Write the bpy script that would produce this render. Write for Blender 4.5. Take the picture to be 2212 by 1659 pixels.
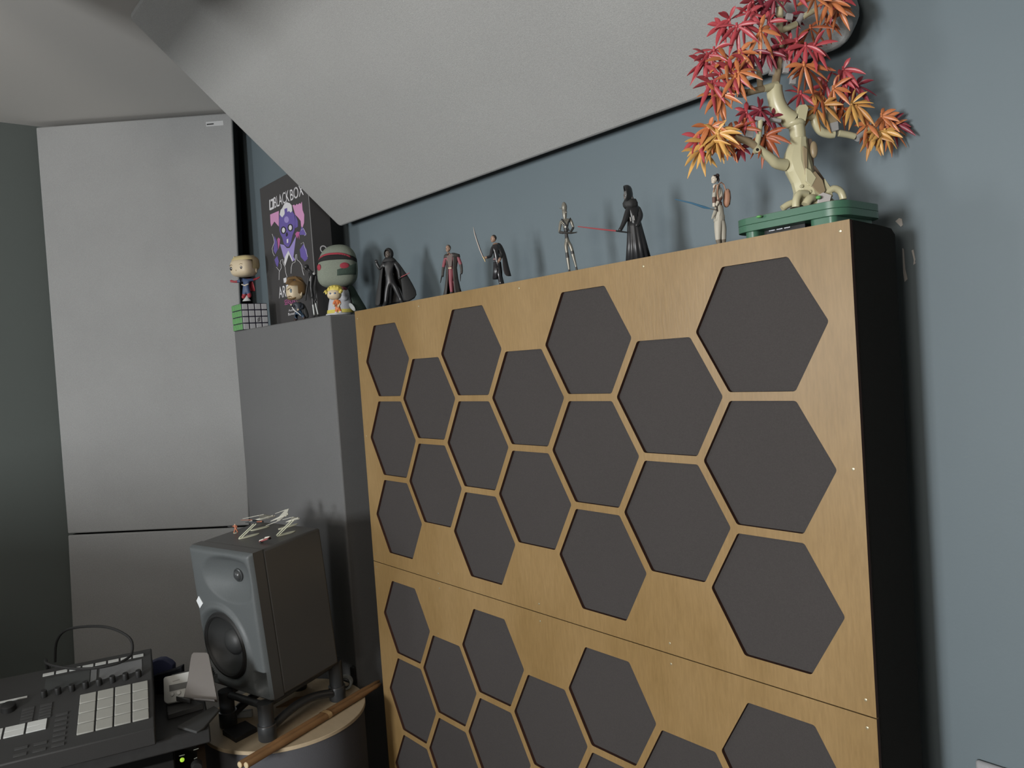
import bpy, bmesh, math, random
from mathutils import Vector, Matrix, Quaternion
from math import radians as RD, sin, cos, pi

S = bpy.context.scene
for o in list(bpy.data.objects):
    bpy.data.objects.remove(o, do_unlink=True)

# ------------------------------------------------------------------ camera
W_PX, H_PX, FPX = 2212.0, 1659.0, 1669.53
CAM = Vector((1.66566, -0.908363, 1.363879))
R0 = Vector((0.63905032, 0.76602447, -0.06943487))      # image right
R1 = Vector((-0.0180845, -0.07528419, -0.99699811))     # image down
R2 = Vector((-0.7689523, 0.63838766, -0.03425722))      # view direction
cd = bpy.data.cameras.new('camera')
cam = bpy.data.objects.new('camera', cd)
S.collection.objects.link(cam)
cam.matrix_world = Matrix(((R0.x, -R1.x, -R2.x, CAM.x), (R0.y, -R1.y, -R2.y, CAM.y),
                           (R0.z, -R1.z, -R2.z, CAM.z), (0, 0, 0, 1)))
cd.sensor_fit = 'HORIZONTAL'; cd.sensor_width = 36.0
cd.lens = FPX / W_PX * 36.0
cd.clip_start = 0.02
S.camera = cam

# ------------------------------------------------------------------ light
wd = bpy.data.worlds.new('world'); S.world = wd; wd.use_nodes = True
wd.node_tree.nodes['Background'].inputs[0].default_value = (0.75, 0.87, 1.0, 1)
wd.node_tree.nodes['Background'].inputs[1].default_value = 0.35

def area(name, loc, target, sx, sy, power, col):
    l = bpy.data.lights.new(name, 'AREA'); l.shape = 'RECTANGLE'; l.size = sx; l.size_y = sy
    l.energy = power; l.color = col
    o = bpy.data.objects.new(name, l); S.collection.objects.link(o)
    o.location = loc
    o.rotation_euler = (Vector(target) - Vector(loc)).to_track_quat('-Z', 'Y').to_euler()
    return o
area('window_daylight', (1.38, -3.62, 1.22), (1.0, 0.2, 1.25), 0.60, 0.70, 112, (0.96, 0.985, 1.0))
area('window_daylight', (-0.95, -3.62, 1.35), (0.6, 0.2, 1.30), 0.45, 1.0, 30, (0.96, 0.985, 1.0))
area('ceiling_fill', (1.9, -2.5, 1.55), (1.5, -1.9, 2.3), 0.45, 0.45, 26, (1.0, 0.93, 0.84))  # added fill aimed at the ceiling for overhead light, no known lamp

S.view_settings.view_transform = 'Standard'
S.view_settings.look = 'None'
S.view_settings.gamma = 1.0
S.view_settings.use_curve_mapping = False
S.view_settings.exposure = 0.0

# ------------------------------------------------------------------ helpers
def lin(c):
    return tuple(((x / 255) / 12.92 if x / 255 <= 0.04045 else ((x / 255 + 0.055) / 1.055) ** 2.4) for x in c)

MATS = {}
def M(name, rgb, rough=0.6, metal=0.0, spec=0.4, noise=None, bump=None, emit=None, coat=0.0, alpha=None, trans=0.0, stretch=None):
    """noise = (scale, amount) colour variation, bump = (scale, strength)"""
    if name in MATS: return MATS[name]
    m = bpy.data.materials.new(name); m.use_nodes = True
    nt = m.node_tree; b = nt.nodes['Principled BSDF']
    col = lin(rgb) + (1,)
    b.inputs['Base Color'].default_value = col
    b.inputs['Roughness'].default_value = rough
    b.inputs['Metallic'].default_value = metal
    b.inputs['Specular IOR Level'].default_value = spec
    b.inputs['Coat Weight'].default_value = coat
    b.inputs['Transmission Weight'].default_value = trans
    if emit:
        b.inputs['Emission Color'].default_value = lin(emit[0]) + (1,)
        b.inputs['Emission Strength'].default_value = emit[1]
    tc = mp = None
    if noise or bump:
        tc = nt.nodes.new('ShaderNodeTexCoord')
        mp = nt.nodes.new('ShaderNodeMapping')
        nt.links.new(tc.outputs['Object'], mp.inputs['Vector'])
        if stretch: mp.inputs['Scale'].default_value = stretch
    if noise:
        n = nt.nodes.new('ShaderNodeTexNoise'); n.inputs['Scale'].default_value = noise[0]
        n.inputs['Detail'].default_value = 4
        nt.links.new(mp.outputs[0], n.inputs['Vector'])
        r = nt.nodes.new('ShaderNodeValToRGB')
        a = noise[1]
        r.color_ramp.elements[0].position = 0.3; r.color_ramp.elements[1].position = 0.7
        r.color_ramp.elements[0].color = tuple(max(0, c * (1 - a)) for c in col[:3]) + (1,)
        r.color_ramp.elements[1].color = tuple(min(1, c * (1 + a)) for c in col[:3]) + (1,)
        nt.links.new(n.outputs['Fac'], r.inputs[0]); nt.links.new(r.outputs[0], b.inputs['Base Color'])
    if bump:
        n = nt.nodes.new('ShaderNodeTexNoise'); n.inputs['Scale'].default_value = bump[0]
        n.inputs['Detail'].default_value = 3
        nt.links.new(mp.outputs[0], n.inputs['Vector'])
        bp = nt.nodes.new('ShaderNodeBump'); bp.inputs['Strength'].default_value = bump[1]
        bp.inputs['Distance'].default_value = 0.002
        nt.links.new(n.outputs['Fac'], bp.inputs['Height']); nt.links.new(bp.outputs[0], b.inputs['Normal'])
    MATS[name] = m
    return m

def plywood():
    m = bpy.data.materials.new('maple_plywood'); m.use_nodes = True
    nt = m.node_tree; b = nt.nodes['Principled BSDF']; L = nt.links.new
    tc = nt.nodes.new('ShaderNodeTexCoord')
    def noise(scale, st, detail):
        mp = nt.nodes.new('ShaderNodeMapping'); mp.inputs['Scale'].default_value = st
        L(tc.outputs['Object'], mp.inputs['Vector'])
        n = nt.nodes.new('ShaderNodeTexNoise'); n.inputs['Scale'].default_value = scale; n.inputs['Detail'].default_value = detail
        L(mp.outputs[0], n.inputs['Vector']); return n
    n1 = noise(7, (1, 1, 0.5), 5)        # soft blotches
    n2 = noise(320, (1, 1, 0.14), 5)      # vertical grain
    r1 = nt.nodes.new('ShaderNodeValToRGB')
    r1.color_ramp.elements[0].position = 0.35; r1.color_ramp.elements[1].position = 0.68
    r1.color_ramp.elements[0].color = lin((130, 105, 66)) + (1,)
    r1.color_ramp.elements[1].color = lin((144, 119, 81)) + (1,)
    L(n1.outputs['Fac'], r1.inputs[0])
    r2 = nt.nodes.new('ShaderNodeValToRGB')
    r2.color_ramp.elements[0].position = 0.3; r2.color_ramp.elements[1].position = 0.75
    r2.color_ramp.elements[0].color = (0.84, 0.82, 0.78, 1); r2.color_ramp.elements[1].color = (1.06, 1.05, 1.03, 1)
    L(n2.outputs['Fac'], r2.inputs[0])
    mx = nt.nodes.new('ShaderNodeMix'); mx.data_type = 'RGBA'; mx.blend_type = 'MULTIPLY'
    mx.inputs['Factor'].default_value = 0.75
    L(r1.outputs[0], mx.inputs['A']); L(r2.outputs[0], mx.inputs['B'])
    L(mx.outputs['Result'], b.inputs['Base Color'])
    b.inputs['Roughness'].default_value = 0.38
    b.inputs['Specular IOR Level'].default_value = 0.62
    bp = nt.nodes.new('ShaderNodeBump'); bp.inputs['Strength'].default_value = 0.06; bp.inputs['Distance'].default_value = 0.002
    L(n2.outputs['Fac'], bp.inputs['Height']); L(bp.outputs[0], b.inputs['Normal'])
    return m

def fabric(name, rgb, scale=420.0, amt=0.22, bump=0.35, blotch=0.08):
    """woven cloth: two crossed thread noises"""
    m = bpy.data.materials.new(name); m.use_nodes = True
    nt = m.node_tree; b = nt.nodes['Principled BSDF']; L = nt.links.new
    tc = nt.nodes.new('ShaderNodeTexCoord')
    outs = []
    for st in ((0.25, 0.25, 1), (1, 1, 0.25)):
        mp = nt.nodes.new('ShaderNodeMapping'); mp.inputs['Scale'].default_value = st
        L(tc.outputs['Object'], mp.inputs['Vector'])
        n = nt.nodes.new('ShaderNodeTexNoise'); n.inputs['Scale'].default_value = scale; n.inputs['Detail'].default_value = 2
        L(mp.outputs[0], n.inputs['Vector']); outs.append(n)
    ad = nt.nodes.new('ShaderNodeMath'); ad.operation = 'ADD'
    L(outs[0].outputs['Fac'], ad.inputs[0]); L(outs[1].outputs['Fac'], ad.inputs[1])
    n3 = nt.nodes.new('ShaderNodeTexNoise'); n3.inputs['Scale'].default_value = 4; n3.inputs['Detail'].default_value = 3
    L(tc.outputs['Object'], n3.inputs['Vector'])
    mr = nt.nodes.new('ShaderNodeMapRange'); mr.inputs[1].default_value = 0.7; mr.inputs[2].default_value = 1.3
    mr.inputs[3].default_value = 1 - amt; mr.inputs[4].default_value = 1 + amt
    L(ad.outputs[0], mr.inputs[0])
    mr2 = nt.nodes.new('ShaderNodeMapRange'); mr2.inputs[1].default_value = 0.3; mr2.inputs[2].default_value = 0.7
    mr2.inputs[3].default_value = 1 - blotch; mr2.inputs[4].default_value = 1 + blotch
    L(n3.outputs['Fac'], mr2.inputs[0])
    mu = nt.nodes.new('ShaderNodeMath'); mu.operation = 'MULTIPLY'
    L(mr.outputs[0], mu.inputs[0]); L(mr2.outputs[0], mu.inputs[1])
    vm = nt.nodes.new('ShaderNodeVectorMath'); vm.operation = 'SCALE'
    vm.inputs[0].default_value = lin(rgb)
    L(mu.outputs[0], vm.inputs['Scale'])
    L(vm.outputs[0], b.inputs['Base Color'])
    b.inputs['Roughness'].default_value = 0.95; b.inputs['Specular IOR Level'].default_value = 0.1
    bp = nt.nodes.new('ShaderNodeBump'); bp.inputs['Strength'].default_value = bump; bp.inputs['Distance'].default_value = 0.001
    L(ad.outputs[0], bp.inputs['Height']); L(bp.outputs[0], b.inputs['Normal'])
    return m

WM = {}                                                       # world matrix of everything built
def wm(o): return WM.get(o.name, Matrix.Identity(4))

def tag(o, label=None, cat=None, group=None, kind=None):
    if label: o['label'] = label
    if cat: o['category'] = cat
    if group: o['group'] = group
    if kind: o['kind'] = kind
    return o

def thing(name, label, cat, loc=(0, 0, 0), rz=0.0, group=None, mw=None):
    o = bpy.data.objects.new(name, None); S.collection.objects.link(o)
    o.empty_display_size = 0.02
    m = mw if mw is not None else Matrix.Translation(Vector(loc)) @ Matrix.Rotation(rz, 4, 'Z')
    o.matrix_world = m; WM[o.name] = m.copy()
    return tag(o, label, cat, group)

class MB:
    def __init__(s): s.v = []; s.f = []; s.m = []
    def add(s, vs, fs, mi=0):
        b = len(s.v); s.v += [Vector(v) for v in vs]
        for f in fs: s.f.append([b + i for i in f]); s.m.append(mi)
        return s
    def box(s, c, d, rot=None, mi=0):
        c = Vector(c); h = [x / 2 for x in d]; vs = []
        for x in (-1, 1):
            for y in (-1, 1):
                for z in (-1, 1):
                    v = Vector((x * h[0], y * h[1], z * h[2]))
                    if rot is not None: v = rot @ v
                    vs.append(c + v)
        return s.add(vs, [(0, 1, 3, 2), (4, 6, 7, 5), (0, 4, 5, 1), (2, 3, 7, 6), (0, 2, 6, 4), (1, 5, 7, 3)], mi)
    def prism(s, poly, ext, mi=0):
        poly = [Vector(p) for p in poly]; ext = Vector(ext); n = len(poly)
        nrm = Vector()
        for i in range(n): nrm += poly[i].cross(poly[(i + 1) % n])
        if nrm.dot(ext) > 0: poly.reverse()
        fs = [tuple(range(n)), tuple(reversed(range(n, 2 * n)))]
        for i in range(n):
            j = (i + 1) % n; fs.append((j, i, n + i, n + j))
        return s.add(poly + [p + ext for p in poly], fs, mi)
    def hexa(s, a, b, mi=0):
        """two quads, four corners each, joined"""
        return s.add(list(a) + list(b), [(3, 2, 1, 0), (4, 5, 6, 7), (0, 1, 5, 4), (1, 2, 6, 5), (2, 3, 7, 6), (3, 0, 4, 7)], mi)
    def loft(s, rings, mi=0, cap=True, closed=True):
        n = len(rings[0]); vs = [p for r in rings for p in r]; fs = []
        for k in range(len(rings) - 1):
            for i in range(n if closed else n - 1):
                j = (i + 1) % n
                fs.append((k * n + i, k * n + j, (k + 1) * n + j, (k + 1) * n + i))
        if cap and closed:
            fs.append(tuple(reversed(range(n)))); q = (len(rings) - 1) * n
            fs.append(tuple(range(q, q + n)))
        return s.add(vs, fs, mi)
    def tube(s, pts, r, n=10, mi=0, cap=True):
        pts = [Vector(p) for p in pts]
        rs = r if isinstance(r, (list, tuple)) else [r] * len(pts)
        rings = []; up = None
        for i, p in enumerate(pts):
            t = (pts[min(i + 1, len(pts) - 1)] - pts[max(i - 1, 0)]).normalized()
            if up is None:
                up = Vector((0, 0, 1)) if abs(t.z) < 0.9 else Vector((1, 0, 0))
            x = (up - t * up.dot(t))
            if x.length < 1e-6: x = t.orthogonal()
            x.normalize(); up = x; y = t.cross(x)
            rings.append([p + (x * cos(2 * pi * k / n) + y * sin(2 * pi * k / n)) * rs[i] for k in range(n)])
        return s.loft(rings, mi, cap)
    def ell(s, c, r, rot=None, nu=14, nv=9, mi=0, pw=1.0):
        c = Vector(c); rings = []
        sg = lambda x: math.copysign(abs(x) ** pw, x)
        for j in range(nv + 1):
            ph = -pi / 2 + pi * min(max(j / nv, 0.02), 0.98)
            ring = []
            for i in range(nu):
                th = 2 * pi * i / nu
                v = Vector((r[0] * sg(cos(ph)) * sg(cos(th)), r[1] * sg(cos(ph)) * sg(sin(th)), r[2] * sg(sin(ph))))
                if rot is not None: v = rot @ v
                ring.append(c + v)
            rings.append(ring)
        return s.loft(rings, mi)
    def lathe(s, prof, c=(0, 0, 0), rot=None, n=32, mi=0, cap=True):
        c = Vector(c); rings = []
        for r, z in prof:
            ring = []
            for i in range(n):
                v = Vector((r * cos(2 * pi * i / n), r * sin(2 * pi * i / n), z))
                if rot is not None: v = rot @ v
                ring.append(c + v)
            rings.append(ring)
        return s.loft(rings, mi, cap)
    def build(s, name, mats, parent=None, smooth=True, bevel=None, world=False, ang=38, seg=2, solid=None, sub=None):
        mats = mats if isinstance(mats, (list, tuple)) else [mats]
        vs = s.v
        if parent is not None:
            W = wm(parent)
            if world:
                Wi = W.inverted(); vs = [Wi @ v for v in vs]
            loc = None; OW = W
        else:
            mn = Vector([min(v[i] for v in vs) for i in range(3)]); mx = Vector([max(v[i] for v in vs) for i in range(3)])
            loc = Vector(((mn.x + mx.x) / 2, (mn.y + mx.y) / 2, mn.z)); vs = [v - loc for v in vs]
            OW = Matrix.Translation(loc)
        me = bpy.data.meshes.new(name); me.from_pydata([tuple(v) for v in vs], [], s.f)
        for m in mats: me.materials.append(m)
        for p, mi in zip(me.polygons, s.m): p.material_index = mi
        bm = bmesh.new(); bm.from_mesh(me); bmesh.ops.recalc_face_normals(bm, faces=bm.faces); bm.to_mesh(me); bm.free()
        if smooth:
            for p in me.polygons: p.use_smooth = True
            me.set_sharp_from_angle(angle=RD(ang))
        o = bpy.data.objects.new(name, me); S.collection.objects.link(o)
        if parent is not None: o.parent = parent
        else: o.location = loc
        WM[o.name] = OW.copy()
        if solid:
            d = o.modifiers.new('thick', 'SOLIDIFY'); d.thickness = solid; d.offset = 0
        if sub:
            d = o.modifiers.new('sub', 'SUBSURF'); d.levels = sub; d.render_levels = sub
        if bevel:
            d = o.modifiers.new('bevel', 'BEVEL'); d.width = bevel; d.segments = seg; d.limit_method = 'ANGLE'; d.angle_limit = RD(40)
            d.harden_normals = False
        return o

# pixel of the photograph -> point on a plane of the room
def ray(x, y): return R0 * ((x - W_PX / 2) / FPX) + R1 * ((y - H_PX / 2) / FPX) + R2
def at_x(x, y, X): d = ray(x, y); return CAM + d * ((X - CAM.x) / d.x)
def at_y(x, y, Y): d = ray(x, y); return CAM + d * ((Y - CAM.y) / d.y)
def at_z(x, y, Z): d = ray(x, y); return CAM + d * ((Z - CAM.z) / d.z)
def at_plane(x, y, p, n): d = ray(x, y); return CAM + d * ((Vector(p) - CAM).dot(n) / d.dot(n))
def proj(p):
    v = Vector(p) - CAM; z = v.dot(R2)
    return v.dot(R0) / z * FPX + W_PX / 2, v.dot(R1) / z * FPX + H_PX / 2, z

# ------------------------------------------------------------------ materials
m_wall = M('blue_grey_paint', (100, 111, 116), 0.55, spec=0.35, noise=(3, 0.03), bump=(220, 0.05))
m_wall_dark = M('dark_green_paint', (72, 78, 76), 0.7, spec=0.2, bump=(220, 0.05))
m_left = M('grey_green_paint', (99, 105, 102), 0.7, spec=0.2, bump=(220, 0.05))
m_ceil = M('ceiling_white', (204, 201, 196), 0.9, bump=(150, 0.06))
m_floor = M('floor_wood', (92, 74, 58), 0.6, noise=(6, 0.2))
m_cloud = fabric('light_grey_weave', (156, 156, 154), 1500, 0.16, 0.3, 0.03)
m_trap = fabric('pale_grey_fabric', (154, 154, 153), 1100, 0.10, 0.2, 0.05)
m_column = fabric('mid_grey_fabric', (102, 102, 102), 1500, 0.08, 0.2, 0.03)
m_felt = fabric('charcoal_felt', (64, 61, 60), 1600, 0.10, 0.2, 0.03)
m_blackfab = M('black_fabric', (44, 43, 41), 0.95, spec=0.05, bump=(500, 0.2))
m_ply = plywood()
m_burnt = M('burnt_wood_edge', (58, 32, 22), 0.8)
m_black = M('black_plastic', (30, 30, 30), 0.45)
m_blackm = M('matt_black', (26, 26, 26), 0.8, spec=0.2)
m_screw = M('brass_screw', (190, 180, 150), 0.35, metal=0.7)
m_white = M('white_plastic', (205, 205, 205), 0.4)
m_steel = M('brushed_steel', (150, 152, 155), 0.3, metal=0.9)

# ------------------------------------------------------------------ the room
PQ = at_y(500, 241, 0.135)                                      # top right corner of the corner panel
ZC, YB, XR, YF = PQ.z + 0.008, 0.20, 3.30, -3.45
XL = at_z(40, 268.5, ZC).x
def slab(name, x0, x1, y0, y1, z0, z1, m):
    return tag(MB().box(((x0 + x1) / 2, (y0 + y1) / 2, (z0 + z1) / 2), (x1 - x0, y1 - y0, z1 - z0)).build(name, m, smooth=False), kind='structure')
slab('floor', XL - .1, XR + .1, YF - .1, YB + .1, -0.1, 0, m_floor)
slab('ceiling', XL - .1, XR + .1, YF - .1, YB + .1, ZC, ZC + .1, m_ceil)
slab('wall_back', XL - .1, XR + .1, YB, YB + .1, 0, ZC, m_wall)
slab('wall_left', XL - .1, XL, YF, YB, 0, ZC, m_left)
slab('wall_right', XR, XR + .1, YF, YB, 0, ZC, m_wall_dark)
WINS = ((1.05, 1.71, 0.83, 1.61), (-1.26, -0.64, 0.77, 1.93))
b = MB(); xs = [XL, WINS[1][0], WINS[1][1], WINS[0][0], WINS[0][1], XR]
for i in (0, 2, 4): b.box(((xs[i] + xs[i + 1]) / 2, YF - .05, ZC / 2), (xs[i + 1] - xs[i], .1, ZC))
for x0, x1, z0, z1 in WINS:
    b.box(((x0 + x1) / 2, YF - .05, z0 / 2), (x1 - x0, .1, z0)); b.box(((x0 + x1) / 2, YF - .05, (ZC + z1) / 2), (x1 - x0, .1, ZC - z1))
tag(b.build('wall_front', m_wall, smooth=False), kind='structure')
for n_, (x0, x1, z0, z1) in enumerate(WINS):
    b = MB()
    for x in (x0 + .02, x1 - .02): b.box((x, YF - .04, (z0 + z1) / 2), (.04, .06, z1 - z0))
    for z in (z0 + .02, z1 - .02): b.box(((x0 + x1) / 2, YF - .04, z), (x1 - x0 - .08, .06, .04))
    tag(b.build('window_%d' % (n_ + 1), m_white, smooth=False), kind='structure')
slab('ceiling_light_blocker', -0.15, 3.3, -0.93, -0.81, 1.97, ZC, m_ceil)          # unseen beam, added to shade the top of the slanted panel
slab('desk_light_blocker', XL, 0.35, -1.66, -1.58, 0, 1.06, m_wall_dark)   # unseen low block, added to darken the lower corner panels

# ------------------------------------------------------------------ hexagon screen (gobo)
ZT = 1.50
AH = 0.10633155                     # honeycomb pitch
HR = 0.9346672 * AH                 # hexagon radius
PX0, PZ0 = -1.2254109, 1.1152252    # panel corner in pitch units
PW, SEAM = 1.2192, 0.60491
gobo = thing('acoustic_screen', 'tall black acoustic screen faced with honey maple boards cut into hexagons', 'acoustic screen', (PW / 2, 0.07, 0))
b = MB()
r = .022; x0, x1, y0, y1 = 0.001, PW - .001, 0.0118, 0.139
out = [(x0, y0), (x1, y0)]
for k in range(7):
    t = k / 6 * pi / 2; out.append((x1 - r + r * cos(t), y1 - r + r * sin(t)))
for k in range(7):
    t = pi / 2 + k / 6 * pi / 2; out.append((x0 + r + r * cos(t), y1 - r + r * sin(t)))
rings = []
for z, ins in ((0, 0), (ZT - .012, 0), (ZT - .004, .003), (ZT, .010)):
    rings.append([(x + (ins if x < .6 else -ins) * (1 if y > .03 else 0), y - (ins if y > .03 else 0), z) for x, y in out])
b.loft(rings)
b.build('frame', m_blackfab, gobo, world=True)

def hexloop(cx, cz, r, rr=0.006, seg=4):
    vs = [(cx + r * cos(k * pi / 3), cz + r * sin(k * pi / 3)) for k in range(6)]
    out = []
    for i in range(6):
        p = Vector(vs[i]); a = (Vector(vs[i - 1]) - p).normalized(); c = (Vector(vs[(i + 1) % 6]) - p).normalized()
        d = rr / math.tan(RD(60)); ctr = p + (a + c).normalized() * (rr / sin(RD(60)))
        s0 = p + a * d; s1 = p + c * d
        a0 = math.atan2(s0.y - ctr.y, s0.x - ctr.x); a1 = math.atan2(s1.y - ctr.y, s1.x - ctr.x)
        while a1 - a0 > pi: a1 -= 2 * pi
        while a1 - a0 < -pi: a1 += 2 * pi
        for k in range(seg + 1):
            t = a0 + (a1 - a0) * k / seg; out.append((ctr.x + rr * cos(t), ctr.y + rr * sin(t)))
    return out
def sheet(name, parent, outline, holes, y0, th, m, edge):
    """flat board in the XZ plane with holes, front face at y0"""
    cu = bpy.data.curves.new(name, 'CURVE'); cu.dimensions = '2D'; cu.fill_mode = 'BOTH'; cu.extrude = th / 2
    for lp in [outline] + holes:
        sp = cu.splines.new('POLY'); sp.points.add(len(lp) - 1); sp.use_cyclic_u = True
        for q, (x, z) in zip(sp.points, lp): q.co = (x, z, 0, 1)
    o = bpy.data.objects.new(name, cu); S.collection.objects.link(o)
    bpy.context.view_layer.update()
    me = bpy.data.meshes.new_from_object(o.evaluated_get(bpy.context.evaluated_depsgraph_get()))
    bpy.data.objects.remove(o, do_unlink=True)
    T = wm(parent).inverted() @ Matrix(((1, 0, 0, 0), (0, 0, -1, y0 + th / 2), (0, 1, 0, 0), (0, 0, 0, 1)))
    me.transform(T); me.materials.clear(); me.materials.append(m); me.materials.append(edge)
    bm = bmesh.new(); bm.from_mesh(me); bmesh.ops.remove_doubles(bm, verts=bm.verts, dist=1e-6)
    bmesh.ops.recalc_face_normals(bm, faces=bm.faces); bm.to_mesh(me); bm.free()
    for p in me.polygons:
        p.use_smooth = False
        if abs(p.normal.y) < 0.5:
            c = wm(parent) @ p.center
            on = any(abs(c.x - x) < 1e-4 for x in (outline[0][0], outline[1][0])) or any(abs(c.z - z) < 1e-4 for z in (outline[0][1], outline[2][1]))
            p.material_index = 0 if on and p.normal.z > .5 else 1
    me.name = name
    o = bpy.data.objects.new(name, me); S.collection.objects.link(o); o.parent = parent; WM[o.name] = wm(parent).copy()
    return o
TH = 0.006
def hexes(d1):
    out = []
    for c in range(7):
        for row in range(3 if c % 2 == 0 else 2):
            cx = (1.5 * c - PX0) * AH; cz = ZT + (-math.sqrt(3) * (row + (0.5 if c % 2 else 0)) - d1 - PZ0) * AH
            rr = HR
            if d1 == 0 and c == 0 and row == 0: rr = HR * 0.955; cz -= 0.004; cx += .002
            out.append(hexloop(cx, cz, rr))
    return out
zs = ZT - SEAM
sheet('front_board', gobo, [(0, zs + .0008), (PW, zs + .0008), (PW, ZT), (0, ZT)], hexes(0), 0, TH, m_ply, m_burnt)
zl = zs - 0.6096
sheet('front_board', gobo, [(0, zl), (PW, zl), (PW, zs - .0008), (0, zs - .0008)], hexes(5.71062), 0, TH, m_ply, m_burnt)
MB().box((PW / 2, TH + .0027, ZT - .62), (PW - .003, .0053, 1.236)).build('felt_backing', m_felt, gobo, world=True, smooth=False)
MB().box((PW / 2, .0075, zl / 2), (PW - .01, .008, zl - .004)).build('plinth', m_blackm, gobo, world=True, smooth=False)
for x, z in ((.012, 1.482), (.28, 1.486), (.61, 1.487), (.90, 1.487), (1.207, 1.488), (.012, .913), (.28, .912), (.605, .912), (.905, .912), (1.207, .915),
             (.012, .882), (.28, .880), (.605, .880), (.905, .880), (1.207, .880), (1.207, 1.20), (.012, 1.40), (.012, 1.2)):
    MB().lathe([(.0019, 0), (.0019, -.0005), (.0011, -.0008)], (x, 0, z), Matrix(((1, 0, 0), (0, 0, 1), (0, 1, 0))), 10).build('screw', m_screw, gobo, world=True)

# ------------------------------------------------------------------ fabric panels
# slanted ceiling panel
dv = Vector((0, -0.7393, 0.6734)); dn = Vector((0, 0.6734, 0.7393)); CP = Vector((0, 0.15, at_y(735, 491, 0.15).z))
u0, u1, sl = at_y(735, 491, 0.15).x - .003, at_plane(1846, 75, CP, dn).x + .004, 0.70
poly = []
def corner(cx, cs, r, a0, a1, n=6):
    for k in range(n + 1):
        t = RD(a0 + (a1 - a0) * k / n); poly.append(CP + Vector((cx + r * cos(t), 0, 0)) + dv * (cs + r * sin(t)))
corner(u0 + .014, .014, .014, 180, 270); corner(u1 - .04, .028, .04, 270, 360)
corner(u1 - .02, sl - .02, .02, 0, 90); corner(u0 + .02, sl - .02, .02, 90, 180)
cl = MB().prism(poly, dn * .042).build('ceiling_cloud', m_cloud, bevel=.007, seg=3)
tag(cl, 'large light grey fabric panel slanting from the wall up to the ceiling', 'acoustic panel')

# tall panels across the corner
pd = Vector((0.6363, 0.7714, 0)); pn = Vector((0.7714, -0.6363, 0))
def cpan(a, b_, c, d, label, strip=False):
    q = [at_plane(x, y, PQ, pn) for x, y in (a, b_, c, d)]
    base = sum(q, Vector()) / 4; base.z = min(v.z for v in q)
    t = thing('corner_absorber', label, 'acoustic panel', base)
    MB().hexa([v for v in q], [v - pn * .012 for v in q]).build('fabric_face', m_trap, t, world=True, bevel=.005, seg=3)
    cc = sum(q, Vector()) / 4
    qi = [v - pn * .0121 + (cc - v).normalized() * .004 for v in q]
    MB().hexa(qi, [v - pn * .045 for v in qi]).build('frame', m_blackm, t, world=True)
    return t
up = cpan((77, 275), (500.5, 243), (539, 1135), (146, 1153), 'upper pale grey fabric panel across the room corner under the ceiling')
tg = [at_plane(x, y, PQ + pn * .0006, pn) for x, y in ((444.5, 263.5), (482, 260.5), (483, 270.5), (445.5, 273.5))]
lb = MB().hexa(tg, [v - pn * .0012 for v in tg]).build('label_tag', M('tag_white', (190, 190, 190), .5), up, world=True)
lb['label'] = 'small white tag at the top corner of the panel'
tg = [at_plane(x, y, PQ + pn * .0010, pn) for x, y in ((446.5, 267.5), (461.5, 266.2), (461.7, 268.7), (446.7, 270))]
MB().hexa(tg, [v - pn * .0006 for v in tg]).build('tag_print', m_black, lb, world=True)
ql = at_plane(160, 1420, PQ, pn); 
lo = cpan((146.2, 1156.5), (539.2, 1138.5), (552, 1560), (170, 1640), 'lower pale grey fabric panel behind the loudspeaker and desk')

# grey column in the corner (wide bass trap)
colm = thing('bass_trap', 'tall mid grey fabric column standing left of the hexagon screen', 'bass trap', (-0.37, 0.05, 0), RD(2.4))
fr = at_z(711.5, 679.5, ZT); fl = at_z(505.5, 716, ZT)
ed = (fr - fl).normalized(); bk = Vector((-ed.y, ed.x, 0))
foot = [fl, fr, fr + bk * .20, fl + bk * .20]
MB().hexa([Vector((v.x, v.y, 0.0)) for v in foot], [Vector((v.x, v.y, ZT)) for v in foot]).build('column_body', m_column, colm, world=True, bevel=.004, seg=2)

# white filler dabs on the wall behind the screen
m_fill = M('wall_filler', (180, 176, 172), .8)
for i, (pts, lab) in enumerate((([(1934, 478), (1942, 471), (1948, 473), (1950, 486), (1946, 490)], 'small white filler patch on the wall behind the screen top corner'),
                 ([(1949, 536), (1952, 538), (1955, 580), (1960, 603), (1954, 609), (1951, 590)], 'thin white filler streak running down beside the black screen'),
                 ([(1969, 541), (1973, 539), (1977, 560), (1976, 566), (1978, 568), (1973, 572), (1974, 562)], 'short white filler dab on the shaded wall right of the streak'))):
    q = [at_y(x, y, YB - .0012) for x, y in pts]
    tag(MB().prism(q, (0, .0012, 0)).build('filler_patch', m_fill), lab, 'filler patch')
q0 = at_y(2112, 1650, YB)
ot = thing('wall_socket', 'white rounded socket box on the blue wall at the lower right', 'wall socket', (q0.x + .045, YB, q0.z - .09))
MB().box((q0.x + .047, YB - .004, q0.z - .036), (.096, .008, .088)).build('back_plate', M('socket_grey', (150, 150, 152), .5), ot, world=True, bevel=.004)
MB().box((q0.x + .043, YB - .018, q0.z - .042), (.082, .022, .080)).build('socket_cover', M('socket_white', (196, 194, 192), .4), ot, world=True, bevel=.005)

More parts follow.
